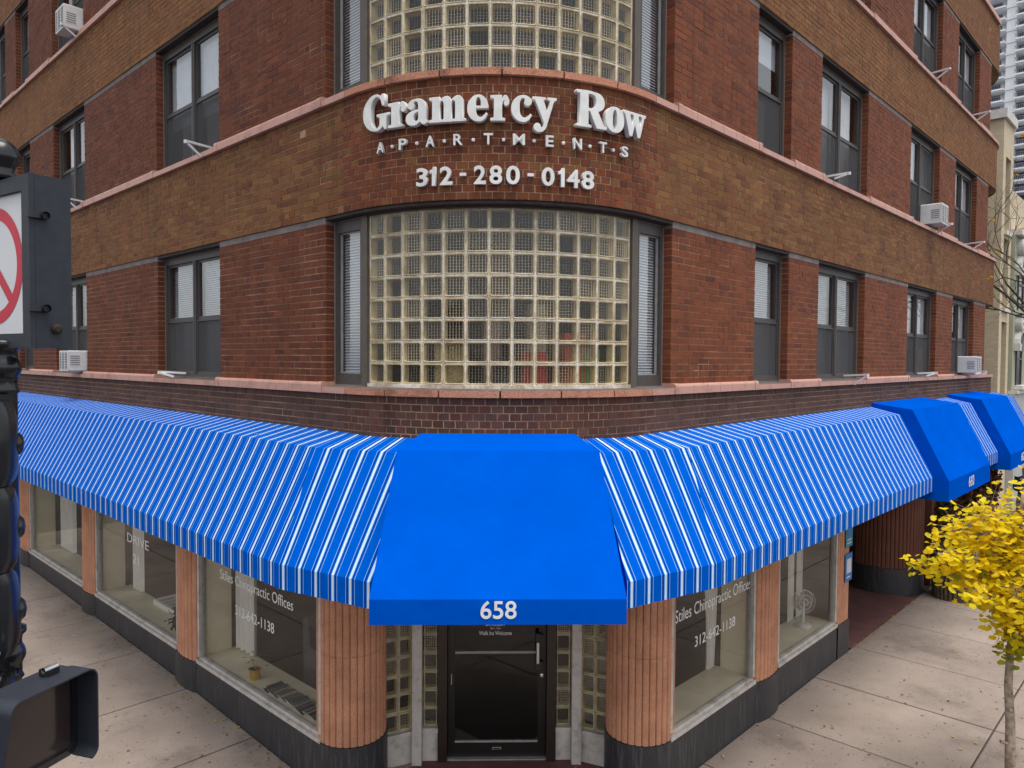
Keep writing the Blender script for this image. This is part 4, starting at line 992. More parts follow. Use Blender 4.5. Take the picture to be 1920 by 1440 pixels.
def bracket(label, s, z, out=0.34, drop=0.20, skew=0.0):
    fn = fr_fn(s); root = thing('support_bracket', label, 'bracket', fn(0, 0, z), 'white brackets on the window sills')
    m = MB()
    out *= 0.66; skew *= 0.66
    a0, a1, b0 = Vector(fn(0, -0.10, z+0.045)), Vector(fn(skew, out, z+0.065)), Vector(fn(0.0, 0.055, z-0.085 if drop > 0.1 else z-0.0))
    def bar(p, q, w_, mat='white_plastic'):
        d = (q-p).normalized(); sx = d.cross(Vector((0, 0, 1))).normalized()*w_; up = sx.cross(d).normalized()*w_*0.8
        A = [p+sx+up, p-sx+up, p-sx-up, p+sx-up]; B = [q+sx+up, q-sx+up, q-sx-up, q+sx-up]
        for k in range(4): m.face([A[k], A[(k+1) % 4], B[(k+1) % 4], B[k]], mat)
        m.face(A[::-1], mat); m.face(B, mat)
    bar(a0, a1, 0.016); m.build('arm', root)
    m = MB(); bar(a1+Vector((0, 0, -0.012)), b0, 0.014); m.build('strut', root)
    m = MB(); m.lathe((0, 0, 0), [(0.026, -0.02), (0.026, 0.02), (0, 0.02)], 'white_plastic', 10, lambda x, y, z2: tuple(a1+Vector((x, y, z2-0.01)))); m.build('foot', root)
z2, z3, z4 = G-0.02, G+H-0.02, G+2*H-0.02
aircon('white air conditioner in the second-floor window left of the sign box pole', sL(9.98), z2+0.02)
aircon('white air conditioner in the top left window, highest of all', sL(9.95), z4+0.02, 0.44, 0.38)
aircon('white air conditioner in the third-floor window of the right wall', sR(11.55), z3+0.03, 0.44, 0.37)
aircon('white air conditioner in the last second-floor window of the right wall', sR(14.60), z2+0.03, 0.46, 0.36)
bracket('white bracket on the sill of the nearest second-floor window, left wall', sL(5.95), z2, 0.26, 0.0, -0.28)
bracket('white bracket on the sill of the nearest third-floor window, left wall', sL(5.10), z3, 0.36)
bracket('white bracket beside the sign box on a third-floor sill', sL(9.80), z3, 0.34)
bracket('white bracket under the highest air conditioner at top left', sL(9.75), z4, 0.40)
bracket('white bracket on the second second-floor sill of the right wall', sR(7.50), z2, 0.36)
bracket('white bracket on the third second-floor sill of the right wall', sR(11.30), z2, 0.28, 0.0, 0.2)
bracket('white bracket under the air conditioner in the last second-floor window', sR(14.95), z2, 0.45)
bracket('white bracket on the second third-floor sill of the right wall', sR(6.55), z3, 0.34, 0.0, 0.1)
bracket('white bracket under the third-floor air conditioner of the right wall', sR(11.75), z3, 0.46)
bracket('white bracket on the last third-floor sill of the right wall', sR(14.55), z3, 0.42)
bracket('white bracket on the third top-floor sill of the right wall', sR(11.45), z4, 0.42)
bracket('white bracket on the last top-floor sill of the right wall', sR(14.65), z4, 0.45)

# ------------------------------------------------------------------ things in the shop windows
simple('yellow_pot', (0.46, 0.27, 0.04), 0.5, 0.15, 10); simple('pot_leaf', (0.30, 0.33, 0.08), 0.6, 0.3, 20); simple('red_petal', (0.45, 0.02, 0.06), 0.6, 0.2, 20)
simple('dry_stem', (0.030, 0.022, 0.016), 0.9, 0.3, 20); simple('soil', (0.04, 0.028, 0.02), 1, 0.3, 40)
ZL = ZG+0.06
c0 = (0.20, 4.30, ZL)
pot = thing('flower_pot', 'small yellow pot with red flowers on the left window ledge', 'flower pot', c0)
m = MB(); m.lathe(c0, [(0.0, 0.0), (0.055, 0.0), (0.062, 0.04), (0.070, 0.11), (0.078, 0.13), (0.070, 0.13), (0.066, 0.115)], 'yellow_pot', 18); m.build('pot', pot)
m = MB(); m.lathe(c0, [(0.066, 0.115), (0.03, 0.122), (0, 0.12)], 'soil', 14); m.build('soil', pot)
m = MB()
for k in range(9):
    a = random.uniform(0, 6.28); r_ = random.uniform(0.05, 0.18); h_ = random.uniform(0.02, 0.16); e = Vector(c0)+Vector((math.cos(a)*r_*0.7, math.sin(a)*r_, 0.12+h_))
    m.tube([Vector(c0)+Vector((0, 0, 0.12)), Vector(c0)+Vector((math.cos(a)*r_*0.3, math.sin(a)*r_*0.5, 0.15+h_)), e], 0.002, 0.0015, 'pot_leaf', 4)
    for j in range(3):
        b = a+j*2.1; q = Vector((math.cos(b), math.sin(b), 0.4))*0.018; t_ = Vector((-math.sin(b), math.cos(b), 0.1))*0.013
        m.face([e, e+q+t_, e+q*1.6, e+q-t_], 'red_petal' if k % 2 else 'pot_leaf')
m.build('flowers', pot)
c0 = (0.19, 6.42, ZL)
dp = thing('dried_plant', 'dark dried plant on the ledge of the middle left window', 'plant', c0)
m = MB(); m.lathe(c0, [(0, 0), (0.05, 0), (0.07, 0.09), (0.06, 0.09)], 'soil', 12); m.build('pot', dp)
m = MB()
for k in range(90):
    a = random.uniform(0, 6.28); el = random.uniform(0.1, 1.4); L_ = random.uniform(0.14, 0.36)
    b = Vector(c0)+Vector((0, 0, 0.08)); e = b+Vector((math.cos(a)*math.cos(el)*L_*0.5, math.cos(el)*math.sin(a)*L_, math.sin(el)*L_))
    m.tube([b, (b+e)/2+Vector((0, 0, 0.02)), e], 0.003, 0.002, 'dry_stem', 3, False)
    for j in range(5):
        q = b+(e-b)*random.uniform(0.4, 1); d_ = Vector((random.gauss(0, 1), random.gauss(0, 1), random.gauss(0, 1))).normalized()*0.022; g_ = d_.orthogonal().normalized()*0.011
        m.face([q, q+d_+g_, q+d_*2, q+d_-g_], 'dry_stem')
m.build('stems', dp)
MG = [(0.10, 0.14, 0.15), (0.40, 0.40, 0.38), (0.06, 0.09, 0.11), (0.24, 0.31, 0.31), (0.14, 0.16, 0.13), (0.42, 0.36, 0.30), (0.25, 0.10, 0.13), (0.04, 0.05, 0.06)]
for i, c in enumerate(MG): simple('magazine_%d' % i, c, 0.35, 0.5, 60)
for k in range(26):                                # magazines shingled along the ledge
    y = 3.86-k*0.040; z = ZL+0.004+0.0016*(k % 5); m = MB(); sk = random.uniform(-0.03, 0.03); ti = 0.022
    A = [(0.125+sk, y, z), (0.335+sk, y+0.012, z), (0.335+sk, y+0.105, z+ti), (0.125+sk, y+0.095, z+ti)]
    B = [(x, yy, zz+0.005) for x, yy, zz in A]
    mt = 'magazine_%d' % random.randrange(8)
    m.face(B, mt); m.face(A[::-1], 'vinyl_white')
    for j in range(4): m.face([A[j], A[(j+1) % 4], B[(j+1) % 4], B[j]], 'vinyl_white')
    tag(m.build('magazine'), 'magazine in the shingled row on the left window ledge', 'magazine', 'magazines laid out on the left window ledge')
pr = thing('paper_box', 'flat white box on the ledge of the middle left window', 'box', (0.5, 7.6, ZL))
m = MB(); m.box(0.42, 0.76, 6.95, 8.0, ZL, ZL+0.075, 'vinyl_white'); m.build('lid', pr)
m = MB()
for k in range(6): m.box(0.46, 0.72, 7.02+k*0.15, 7.12+k*0.15, ZL+0.075, ZL+0.078, 'vinyl_grey')
m.build('print', pr)
simple('grey_fabric', (0.085, 0.095, 0.11), 0.9, 0.2, 20)
def armchair(label, x, y):
    r_ = thing('armchair', label, 'armchair', (x, y, 0.02), 'grey chairs in the left shop window')
    m = MB(); m.box(x-0.35, x+0.35, y-0.33, y+0.33, 0.14, 0.48, 'grey_fabric'); m.build('seat', r_)
    m = MB(); m.extr(lambda a, b, c: (a, y+b, c), [(0.18, 0.14), (0.38, 0.14), (0.40, 1.02), (0.34, 1.07), (0.26, 1.05)], x-0.36, x+0.36, 'grey_fabric'); m.build('backrest', r_)
    for sg in (-1, 1):
        m = MB(); m.extr(lambda a, b, c, sg=sg: (x+sg*(0.35+a), y+b, c), [(-0.33, 0.14), (0.2, 0.14), (0.2, 0.74), (0.1, 0.78), (-0.33, 0.72)], 0.0, 0.10, 'grey_fabric'); m.build('arm', r_)
        for s2 in (-1, 1): m = MB(); m.box(x+sg*0.28-0.02, x+sg*0.28+0.02, y+s2*0.26-0.02, y+s2*0.26+0.02, 0.0, 0.14, 'black_plastic'); m.build('leg', r_)
armchair('grey armchair behind the magazines, nearer the corner door', 1.35, 3.05); armchair('grey armchair behind the yellow flower pot', 1.35, 4.15)
# right-hand window: white box; desk fan
bx = thing('white_box', 'white storage box behind the right shop window lettering', 'box', (3.4, 1.1, 0.02))
m = MB(); m.box(3.05, 3.75, 0.95, 1.6, 0.02, 0.86, 'white_plastic'); m.build('body', bx)
m = MB(); m.box(3.0, 3.8, 0.90, 1.65, 0.861, 0.92, 'white_plastic'); m.build('lid', bx)
fx, fy = 6.62, 0.30
fan = thing('desk_fan', 'white desk fan on the ledge of the window by the side entrance', 'fan', (fx, fy, ZL))
m = MB(); m.lathe((fx, fy, ZL), [(0, 0), (0.125, 0), (0.13, 0.012), (0.10, 0.035), (0.03, 0.05), (0, 0.05)], 'white_plastic', 20); m.build('foot', fan, smooth=True, merge=True)
m = MB(); m.tube([(fx, fy, ZL+0.04), (fx+0.01, fy, ZL+0.2), (fx+0.03, fy, ZL+0.34)], 0.026, 0.020, 'white_plastic', 9); m.build('stem', fan)
ax = Vector((-0.55, -0.80, 0.05)).normalized(); e1 = ax.orthogonal().normalized(); e2 = ax.cross(e1); fc = Vector((fx-0.02, fy-0.02, ZL+0.37))
fnf = lambda x, y, z: tuple(fc+e1*x+e2*y+ax*z)
m = MB(); m.lathe((0, 0, 0), [(0, -0.16), (0.05, -0.15), (0.06, -0.06), (0.03, 0.0)], 'white_plastic', 14, fnf); m.build('motor', fan)
m = MB()
for zz, r_ in ((0.03, 0.165), (-0.03, 0.165), (0.045, 0.10), (0.05, 0.04)):
    m.tube([fnf(r_*math.cos(a*math.pi/12), r_*math.sin(a*math.pi/12), zz) for a in range(25)], 0.004, 0.004, 'white_plastic', 4, False)
for a in range(24): 
    c_, s_ = math.cos(a*math.pi/12), math.sin(a*math.pi/12); m.tube([fnf(0.02*c_, 0.02*s_, 0.05), fnf(0.10*c_, 0.10*s_, 0.045), fnf(0.165*c_, 0.165*s_, 0.0)], 0.0015, 0.0015, 'white_plastic', 3, False)
m.build('guard', fan)
for k in range(3):
    m = MB(); a = k*2.094; pts = []
    for r_, da in ((0.02, -0.3), (0.10, -0.45), (0.15, -0.2), (0.15, 0.35), (0.09, 0.45), (0.02, 0.3)): pts.append(fnf(r_*math.cos(a+da), r_*math.sin(a+da), 0.012*da*3))
    m.face(pts, 'grille_grey'); m.build('blade', fan)
# posters on the pier by the second entrance
simple('poster_teal', (0.02, 0.20, 0.28), 0.5, 0.3, 14); simple('poster_blue', (0.02, 0.16, 0.42), 0.5, 0.2, 14); simple('poster_white', (0.6, 0.62, 0.68), 0.5, 0.2, 30)
for lab, z0, z1, mt in (('teal poster on the fluted pier, upper of two', 1.62, 2.02, 'poster_teal'), ('blue poster on the fluted pier, lower of two', 1.10, 1.52, 'poster_blue')):
    po = thing('poster', lab, 'poster', (7.5, -0.02, z0), 'posters beside the side entrance')
    m = MB(); m.box(7.38, 7.66, -0.024, -0.018, z0, z1, mt); m.build('sheet', po)
    m = MB()
    if mt == 'poster_teal': m.box(7.43, 7.61, -0.026, -0.0245, z0+0.05, z0+0.07, 'poster_white'); m.box(7.43, 7.61, -0.026, -0.0245, z0+0.10, z0+0.12, 'poster_white'); m.box(7.43, 7.60, -0.026, -0.0245, z0+0.17, z0+0.32, 'poster_blue')
    else: m.box(7.43, 7.62, -0.026, -0.0245, z0+0.12, z0+0.34, 'poster_white'); m.box(7.43, 7.58, -0.026, -0.0245, z0+0.05, z0+0.075, 'poster_white')
    m.build('print', po)

# ------------------------------------------------------------------ signal pole at the left
PX, PY = -3.278, -0.300
def azv(deg): return Vector((math.cos(rad(deg)), math.sin(rad(deg)), 0))
pole = thing('signal_pole', 'black ornamental signal pole at the left edge', 'pole', (PX, PY, 0.0))
m = MB(); m.lathe((PX, PY, 0), [(0.20, 0.0), (0.20, 0.10), (0.14, 0.18), (0.12, 0.5), (0.075, 0.62), (0.06, 0.9), (0.045, 2.5), (0.045, 4.44), (0.0, 4.44)], 'pole_enamel', 20); m.build('shaft', pole, smooth=False)
for zc, r_ in ((4.36, 0.062), (3.15, 0.062)):
    m = MB(); m.lathe((PX, PY, zc), [(0.046, -0.11), (0.055, -0.10), (0.048, -0.085), (0.048, -r_*0.9)]+[(max(0.048, r_*math.cos(a*0.2)), r_*math.sin(a*0.2)) for a in range(-6, 7)]+[(0.05, 0.075), (0.065, 0.09), (0.065, 0.11), (0.047, 0.115)], 'pole_enamel', 18); m.build('collar', pole, smooth=True, merge=True)
m = MB(); m.lathe((PX, PY, 5.14), [(0.05, 0.0), (0.06, 0.015), (0.045, 0.03), (0.05, 0.05), (0.066, 0.075), (0.07, 0.10), (0.055, 0.135), (0.05, 0.142), (0.035, 0.155), (0.012, 0.165), (0, 0.167)], 'pole_enamel', 18); m.build('finial', pole, smooth=True, merge=True)
# sign box
fx_, ry_ = azv(11), azv(101)                       # side edge, front edge
NC_ = Vector((-3.222, -0.549, 0))                  # nearest vertical edge
def SBX(a, b, z): q = NC_+fx_*a+ry_*b; return (q.x, q.y, z)
sgn = thing('sign_box', 'black box sign with white face and red prohibition ring', 'traffic sign', (*NC_.xy, 4.44))
m = MB(); m.mbox(SBX, 0.0, 0.138, 0.66, 0.0, 4.442, 5.132, 'box_enamel'); m.build('housing', sgn)
m = MB()
for z0, z1, b0, b1 in ((4.442, 4.50, 0.0, 0.66), (5.07, 5.132, 0.0, 0.66), (4.50, 5.07, 0.0, 0.06), (4.50, 5.07, 0.60, 0.66)): m.mbox(SBX, -0.022, -0.001, b1, b0, z0, z1, 'box_enamel')
m.build('door_frame', sgn)
m = MB(); m.mbox(SBX, -0.006, -0.002, 0.60, 0.06, 4.50, 5.07, 'sign_white'); m.build('face', sgn)
m = MB(); cb, cz = 0.33, 4.785
for k in range(48):
    a, b = 2*math.pi*k/48, 2*math.pi*(k+1)/48; q = lambda r_, t_: SBX(-0.0075, cb+r_*math.cos(t_), cz+r_*math.sin(t_))
    m.face([q(0.195, a), q(0.245, a), q(0.245, b), q(0.195, b)], 'sign_red')
d1, d2 = Vector((0.7071, 0.7071)), Vector((-0.7071, 0.7071))
pts = [d1*0.20+d2*0.022, d1*0.20-d2*0.022, -d1*0.20-d2*0.022, -d1*0.20+d2*0.022]
m.face([SBX(-0.0077, cb+p_.x, cz+p_.y) for p_ in pts], 'sign_red'); m.build('prohibition_ring', sgn)
for zc in (4.60, 4.97): 
    m = MB(); m.mbox(SBX, -0.03, 0.045, 0.004, -0.014, zc-0.012, zc+0.012, 'box_enamel'); m.lathe((0, 0, 0), [(0.016, -0.012), (0.016, 0.012), (0, 0.012)], 'pole_enamel', 10, lambda x, y, z, zc=zc: SBX(0.03+x, -0.016+z, zc+y)); m.build('latch', sgn)
m = MB(); m.lathe((0, 0, 0), [(0.02, 0), (0.02, 0.012), (0.012, 0.02), (0, 0.02)], 'dry_stem', 12, lambda x, y, z: SBX(0.075+x, -z, 4.52+y)); m.build('cable_plug', sgn)
# three-section signal head seen from the side
bk, sdv = azv(-12), azv(78)                       # towards its back; across
OC = Vector((PX, PY, 0))-bk*0.062-sdv*0.055
sig = thing('traffic_signal', 'black three-section traffic signal seen from the side', 'traffic signal', (OC.x, OC.y, 3.19))
for k in range(3):
    zc = 3.36+k*0.347
    m = MB(); nz, na = 14, 14
    def shell(i, j):                               # rounded back of the housing
        t_ = -1+2*i/nz; a = -math.pi/2+math.pi*j/na
        rr_ = (1-abs(t_)**3)**0.6; hh = 0.078+0.026*rr_+0.006*(1-t_)/2; ww = 0.135-0.01*abs(t_)
        q = OC+bk*(hh*math.cos(a)**0.75 if math.cos(a) > 1e-6 else 0)+sdv*(ww*math.sin(a)); return (q.x, q.y, zc+t_*0.171)
    for i in range(nz):
        for j in range(na): m.face([shell(i, j), shell(i, j+1), shell(i+1, j+1), shell(i+1, j)], 'pole_enamel')
    sec = m.build('section', sig, smooth=True, merge=True)
    m = MB()
    def cap(x, y, z): q = OC+bk*(0.098+z)+sdv*x; return (q.x, q.y, zc+y-0.01)
    m.lathe((0, 0, 0), [(0.05, 0), (0.046, 0.012), (0.032, 0.024), (0, 0.03)], 'pole_enamel', 14, cap); m.build('rear_cap', sec, smooth=True, merge=True)
    m = MB()
    def dr(a, b, z): q = OC-bk*b+sdv*a; return (q.x, q.y, z)
    m.mbox(dr, -0.135, 0.135, 0.0, 0.05, zc-0.170, zc+0.170, 'pole_enamel'); m.build('door', sec)
    m = MB()
    for i in range(16):
        a, b = rad(-30+240*i/16), rad(-30+240*(i+1)/16); q = lambda t_, dd: dr(0.12*math.cos(t_), dd, zc+0.12*math.sin(t_))
        m.face([q(a, 0.05), q(b, 0.05), q(b, 0.22), q(a, 0.22)], 'pole_enamel')
    m.build('visor', sec)
    for zz in (zc-0.135, zc+0.135):
        m = MB(); 
        def cl(x, y, z, zz=zz): q = OC-sdv*(0.137+z)+bk*(0.02+x); return (q.x, q.y, zz+y)
        m.lathe((0, 0, 0), [(0.014, 0), (0.014, 0.016), (0.006, 0.022), (0, 0.022)], 'chrome', 9, cl); m.build('clamp_bolt', sec)
# pedestrian signal
fv = azv(26); nv = azv(-64)                       # along its face (away from the camera); the way it faces
PO = Vector((-3.33, -0.71, 0))
def PD(a, b, z): q = PO+fv*a+nv*b; return (q.x, q.y, z)
ped = thing('pedestrian_signal', 'black pedestrian signal with deep square hood at bottom left', 'pedestrian signal', (PO.x, PO.y, 2.75))
def rrect(a0, a1, z0, z1, c_, n=5):
    out = []
    for (cx_, cz_, st) in ((a1-c_, z0+c_, -90), (a1-c_, z1-c_, 0), (a0+c_, z1-c_, 90), (a0+c_, z0+c_, 180)):
        for k in range(n+1): t_ = rad(st+90*k/n); out.append((cx_+c_*math.cos(t_), cz_+c_*math.sin(t_)))
    return out
A0, A1, Z0_, Z1_ = -0.12, 0.25, 2.78, 3.145
m = MB(); pr_ = rrect(A0, A1, Z0_, Z1_, 0.045)
for (p, q) in zip(pr_, pr_[1:]+pr_[:1]): m.face([PD(p[0], -0.075, p[1]), PD(q[0], -0.075, q[1]), PD(q[0], 0.0, q[1]), PD(p[0], 0.0, p[1])], 'box_enamel')
m.face([PD(p[0], -0.075, p[1]) for p in pr_], 'box_enamel'); m.build('housing', ped)
m = MB(); ir = rrect(A0+0.03, A1-0.03, Z0_+0.03, Z1_-0.03, 0.03)
for i in range(len(pr_)):
    j = (i+1) % len(pr_); m.face([PD(pr_[i][0], 0.0, pr_[i][1]), PD(pr_[j][0], 0.0, pr_[j][1]), PD(ir[j][0], 0.008, ir[j][1]), PD(ir[i][0], 0.008, ir[i][1])], 'pole_enamel')
    m.face([PD(ir[i][0], 0.008, ir[i][1]), PD(ir[j][0], 0.008, ir[j][1]), PD(ir[j][0], -0.01, ir[j][1]), PD(ir[i][0], -0.01, ir[i][1])], 'pole_enamel')
m.build('door', ped)
m = MB(); m.face([PD(p[0], -0.008, p[1]) for p in ir], 'signal_lens'); m.build('lens', ped)
m = MB(); hd = rrect(A0-0.004, A1+0.004, Z0_-0.004, Z1_+0.004, 0.045, 6); n_ = len(hd)
def hdep(p): t_ = min(1, max(0, (p[1]-Z0_)/(Z1_-Z0_))); return 0.105 if p[0] > A1-0.06 or t_ > 0.5 else 0.03+0.075*t_*2
for i in range(n_):
    p, q = hd[i], hd[(i+1) % n_]
    if (p[1]+q[1])/2 < Z0_+0.01 and p[0] < A1-0.03: continue
    m.face([PD(p[0], 0.0, p[1]), PD(q[0], 0.0, q[1]), PD(q[0], hdep(q), q[1]), PD(p[0], hdep(p), p[1])], 'box_enamel')
hood = m.build('hood', ped); sol = hood.modifiers.new('thick', 'SOLIDIFY'); sol.thickness = 0.006
m = MB(); m.mbox(PD, 0.10, 0.15, -0.03, 0.02, Z1_+0.004, Z1_+0.03, 'pole_enamel'); m.lathe((0, 0, 0), [(0.012, -0.03), (0.012, 0.03), (0, 0.03)], 'chrome', 8, lambda x, y, z: PD(0.125+z, 0.0+x, Z1_+0.03+y)); m.build('hinge', ped)
m = MB(); m.mbox(PD, -0.05, 0.0, 0.009, 0.0105, Z0_+0.008, Z0_+0.02, 'orange_label'); m.build('label_plate', ped)
m = MB(); m.tube([(PX, PY, 3.06), PD(0.04, -0.20, 2.98), PD(0.04, -0.07, 2.95)], 0.035, 0.035, 'pole_enamel', 10); m.build('arm', ped)

# ------------------------------------------------------------------ young ginkgo
t = NT('ginkgo_leaf'); at_ = t.new('ShaderNodeAttribute', attribute_name='col')
t.base(at_.outputs['Color']); t.rough(0.55, 0.3); t.b.inputs['Transmission Weight'].default_value = 0.0
tl = t.new('ShaderNodeBsdfTranslucent'); t.link(at_.outputs['Color'], tl.inputs['Color']); mx = t.new('ShaderNodeMixShader'); mx.inputs[0].default_value = 0.58
t.link(t.b.outputs[0], mx.inputs[1]); t.link(tl.outputs[0], mx.inputs[2]); t.link(mx.outputs[0], t.o.inputs['Surface'])
t = NT('bark'); n1 = t.noise(18, 5); t.base(t.ramp(n1, [(0.3, (0.17, 0.13, 0.095)), (0.55, (0.36, 0.29, 0.22)), (0.8, (0.50, 0.42, 0.34))])); t.rough(0.9, 0.2); t.bump(t.noise(60, 5), 0.8, 0.01)
TX, TY = 4.78, -2.54
rt = Vector((_r.x, _r.y, 0)).normalized(); fw = Vector((_f.x, _f.y, 0)).normalized()
def TL(r_, dp_, z): q = Vector((TX, TY, 0))+rt*r_+fw*dp_; return Vector((q.x, q.y, z))
tree = thing('ginkgo_tree', 'young ginkgo with bright yellow autumn leaves on the right pavement', 'tree', (TX, TY, 0))
trunk_pts = [TL(0.06, 0, -0.02), TL(0.03, 0, 0.35), TL(0.035, 0.02, 0.75), TL(-0.01, 0, 1.15), TL(0.0, 0, 1.5), TL(0.02, 0, 2.1), TL(0.08, 0.02, 2.7), TL(0.1, 0.02, 3.1)]
m = MB(); m.tube(trunk_pts, 0.056, 0.018, 'bark', 10)
for z_, a_ in ((1.02, 0.5), (0.9, 3.6), (0.55, 2.2)):
    b_ = TL(0.0, 0, z_); m.tube([b_, b_+Vector((math.cos(a_)*0.07, math.sin(a_)*0.07, 0.02))], 0.02, 0.016, 'bark', 7)
m.build('trunk', tree, smooth=True, merge=True)
def leaf_fan(m, p, out, up, size, col):
    out = out.normalized(); sd = out.cross(up).normalized(); nn = sd.cross(out)
    pts = [p]
    for a_, r_ in ((-58, 0.80), (-36, 0.98), (-12, 1.0), (0, 0.86), (12, 1.0), (36, 0.98), (58, 0.80)):
        pts.append(p+(out*math.cos(rad(a_))+sd*math.sin(rad(a_))*1.15)*size*r_+nn*(0.18*size*abs(math.sin(rad(a_)))))
    m.face(pts[:5], 'ginkgo_leaf', col); m.face([pts[0]]+pts[4:], 'ginkgo_leaf', col)
LC = [(0.95, 0.74, 0.010), (0.98, 0.79, 0.012), (0.90, 0.66, 0.010), (0.97, 0.76, 0.015), (0.84, 0.74, 0.02), (0.98, 0.82, 0.05)]
GC = [(0.40, 0.42, 0.03), (0.28, 0.36, 0.03), (0.52, 0.47, 0.03)]
br_ = MB(); lv = MB(); random.seed(21)
def branch(pts, dens, spread, r0=0.012, green=0.06):
    br_.tube(pts, r0, 0.003, 'bark', 5, False)
    for a, b in zip(pts[:-1], pts[1:]):
        n = int((b-a).length*dens)
        for _ in range(n):
            q = a+(b-a)*random.random(); off = Vector((random.gauss(0, 1), random.gauss(0, 1), random.gauss(-0.15, 0.85)))*spread
            base = q+off; out = (off.normalized()*0.7+Vector((random.gauss(0, .5), random.gauss(0, .5), -0.35))+(b-a).normalized()*0.3)
            up = Vector((random.gauss(0, 0.45), random.gauss(0, 0.45), 1)); c = random.choice(GC) if random.random() < green else random.choice(LC)
            j = random.uniform(0.85, 1.1); leaf_fan(lv, base, out, up, random.uniform(0.042, 0.064), tuple(x*j for x in c))
            if random.random() < 0.5: br_.tube([q, base], 0.0016, 0.001, 'bark', 3, False)
# limbs given as (right, depth, height) from the trunk
limbs = [
 ([(0.02, 0, 1.95), (-0.35, 0.05, 2.22), (-0.70, 0.05, 2.36), (-0.97, 0.05, 2.36)], 250, 0.055, 0.10),
 ([(0.02, 0, 2.0), (-0.30, -0.10, 2.42), (-0.60, -0.1, 2.52), (-0.82, -0.1, 2.50)], 330, 0.075, 0.05),
 ([(0.04, 0, 2.3), (-0.18, 0.0, 2.62), (-0.48, 0.08, 2.72), (-0.66, 0.1, 2.66)], 380, 0.085, 0.03),
 ([(0.06, 0, 2.5), (-0.08, 0.0, 2.78), (-0.30, -0.05, 2.90), (-0.42, -0.08, 2.88)], 360, 0.080, 0.03),
 ([(0.0, 0, 1.9), (-0.28, -0.2, 2.10), (-0.50, -0.25, 2.20), (-0.66, -0.25, 2.14)], 230, 0.055, 0.12),
 ([(0.05, 0, 2.4), (0.20, -0.15, 2.70), (0.32, -0.2, 2.95), (0.40, -0.2, 3.05)], 520, 0.12, 0.03),
 ([(0.03, 0, 2.1), (0.26, 0.1, 2.40), (0.50, 0.15, 2.55), (0.75, 0.2, 2.55)], 500, 0.13, 0.03),
 ([(0.02, 0, 1.9), (0.22, -0.1, 2.10), (0.45, -0.2, 2.25), (0.70, -0.25, 2.2)], 480, 0.12, 0.03),
 ([(0.02, 0, 2.0), (-0.10, 0.2, 2.30), (-0.18, 0.35, 2.55), (-0.2, 0.4, 2.7)], 420, 0.11, 0.03),
 ([(0.02, 0, 1.8), (-0.06, -0.15, 2.00), (-0.16, -0.3, 2.15), (-0.18, -0.35, 2.25)], 420, 0.10, 0.04),
 ([(0.02, 0, 1.75), (0.15, 0.05, 1.90), (0.30, 0.05, 1.95), (0.45, 0.05, 1.85)], 420, 0.10, 0.05),
 ([(0.06, 0.0, 2.35), (0.05, 0.0, 2.6), (0.1, 0, 2.85), (0.12, 0, 3.08)], 560, 0.14, 0.02),
 ([(0.02, 0, 1.85), (0.05, 0, 1.98), (0.05, 0.02, 2.2), (0.05, 0.02, 2.4)], 560, 0.15, 0.04),
 ([(0.0, 0, 1.55), (0.03, -0.04, 1.62), (0.10, -0.05, 1.68), (0.14, -0.05, 1.55)], 330, 0.06, 0.75),
 ([(0.0, 0, 1.45), (-0.02, -0.05, 1.55), (0.02, -0.06, 1.66), (0.10, -0.06, 1.75)], 240, 0.05, 0.55),
]
for pts, dens, sp, gr in limbs: branch([TL(*p) for p in pts], dens*0.92, sp*1.12, 0.012, gr)
br_.build('limbs', tree); lv.build('crown', tree)
# fallen leaves scattered on the pavement: uncountable litter
lf = MB(); random.seed(5)
def litter(x, y, s_, mt):
    a = random.uniform(0, 6.28); z = gz(y)+0.004+random.uniform(0, 0.006); pts = []
    for k in range(6): b = a+k*1.047; r_ = s_*random.uniform(0.5, 1.0); pts.append((x+r_*math.cos(b), y+r_*math.sin(b)*0.8, z+random.uniform(0, 0.012)))
    lf.face(pts, mt)
for k in range(110): litter(random.uniform(2.5, 9), random.uniform(-4.0, -0.05), random.uniform(0.012, 0.03), random.choice(['fallen_leaf', 'fallen_leaf', 'brown_leaf']))
for k in range(200): litter(-abs(random.gauss(0, 0.10))-0.015, random.uniform(2.9, 12), random.uniform(0.010, 0.022), random.choice(['fallen_leaf', 'fallen_leaf', 'brown_leaf']))
for k in range(50): litter(random.uniform(-3.2, -0.1), random.uniform(2.5, 11), random.uniform(0.012, 0.026), random.choice(['fallen_leaf', 'brown_leaf', 'vinyl_grey']))
for k in range(70): litter(random.uniform(7.75, 11), random.gauss(-0.04, 0.02), random.uniform(0.012, 0.026), 'fallen_leaf')
for k in range(60):
    t_ = random.choice((-1, 1)); v_ = random.uniform(0.7, 1.2)*t_; q = D(v_, 2.12+random.uniform(-0.15, 0.06), 0); litter(q[0], q[1], random.uniform(0.012, 0.026), 'fallen_leaf')
for k in range(26):                                # a few have blown onto the awning tops
    o_ = random.uniform(0.04, 0.38); a = random.uniform(0, 6.28); y_ = random.uniform(2.6, 13.5); z = G-0.48-0.10*o_/0.43+0.008; pts = []
    for j in range(5): b = a+j*1.257; r_ = random.uniform(0.012, 0.026); pts.append((-o_+r_*math.cos(b), y_+r_*math.sin(b), z+random.uniform(0, 0.008)-0.23*r_*-math.cos(b)*-1))
    lf.face(pts, random.choice(['fallen_leaf', 'vinyl_grey']))
lo_ = lf.build('fallen_leaves'); tag(lo_, 'small yellow and brown leaves scattered over the pavement', 'leaves', kind='stuff')

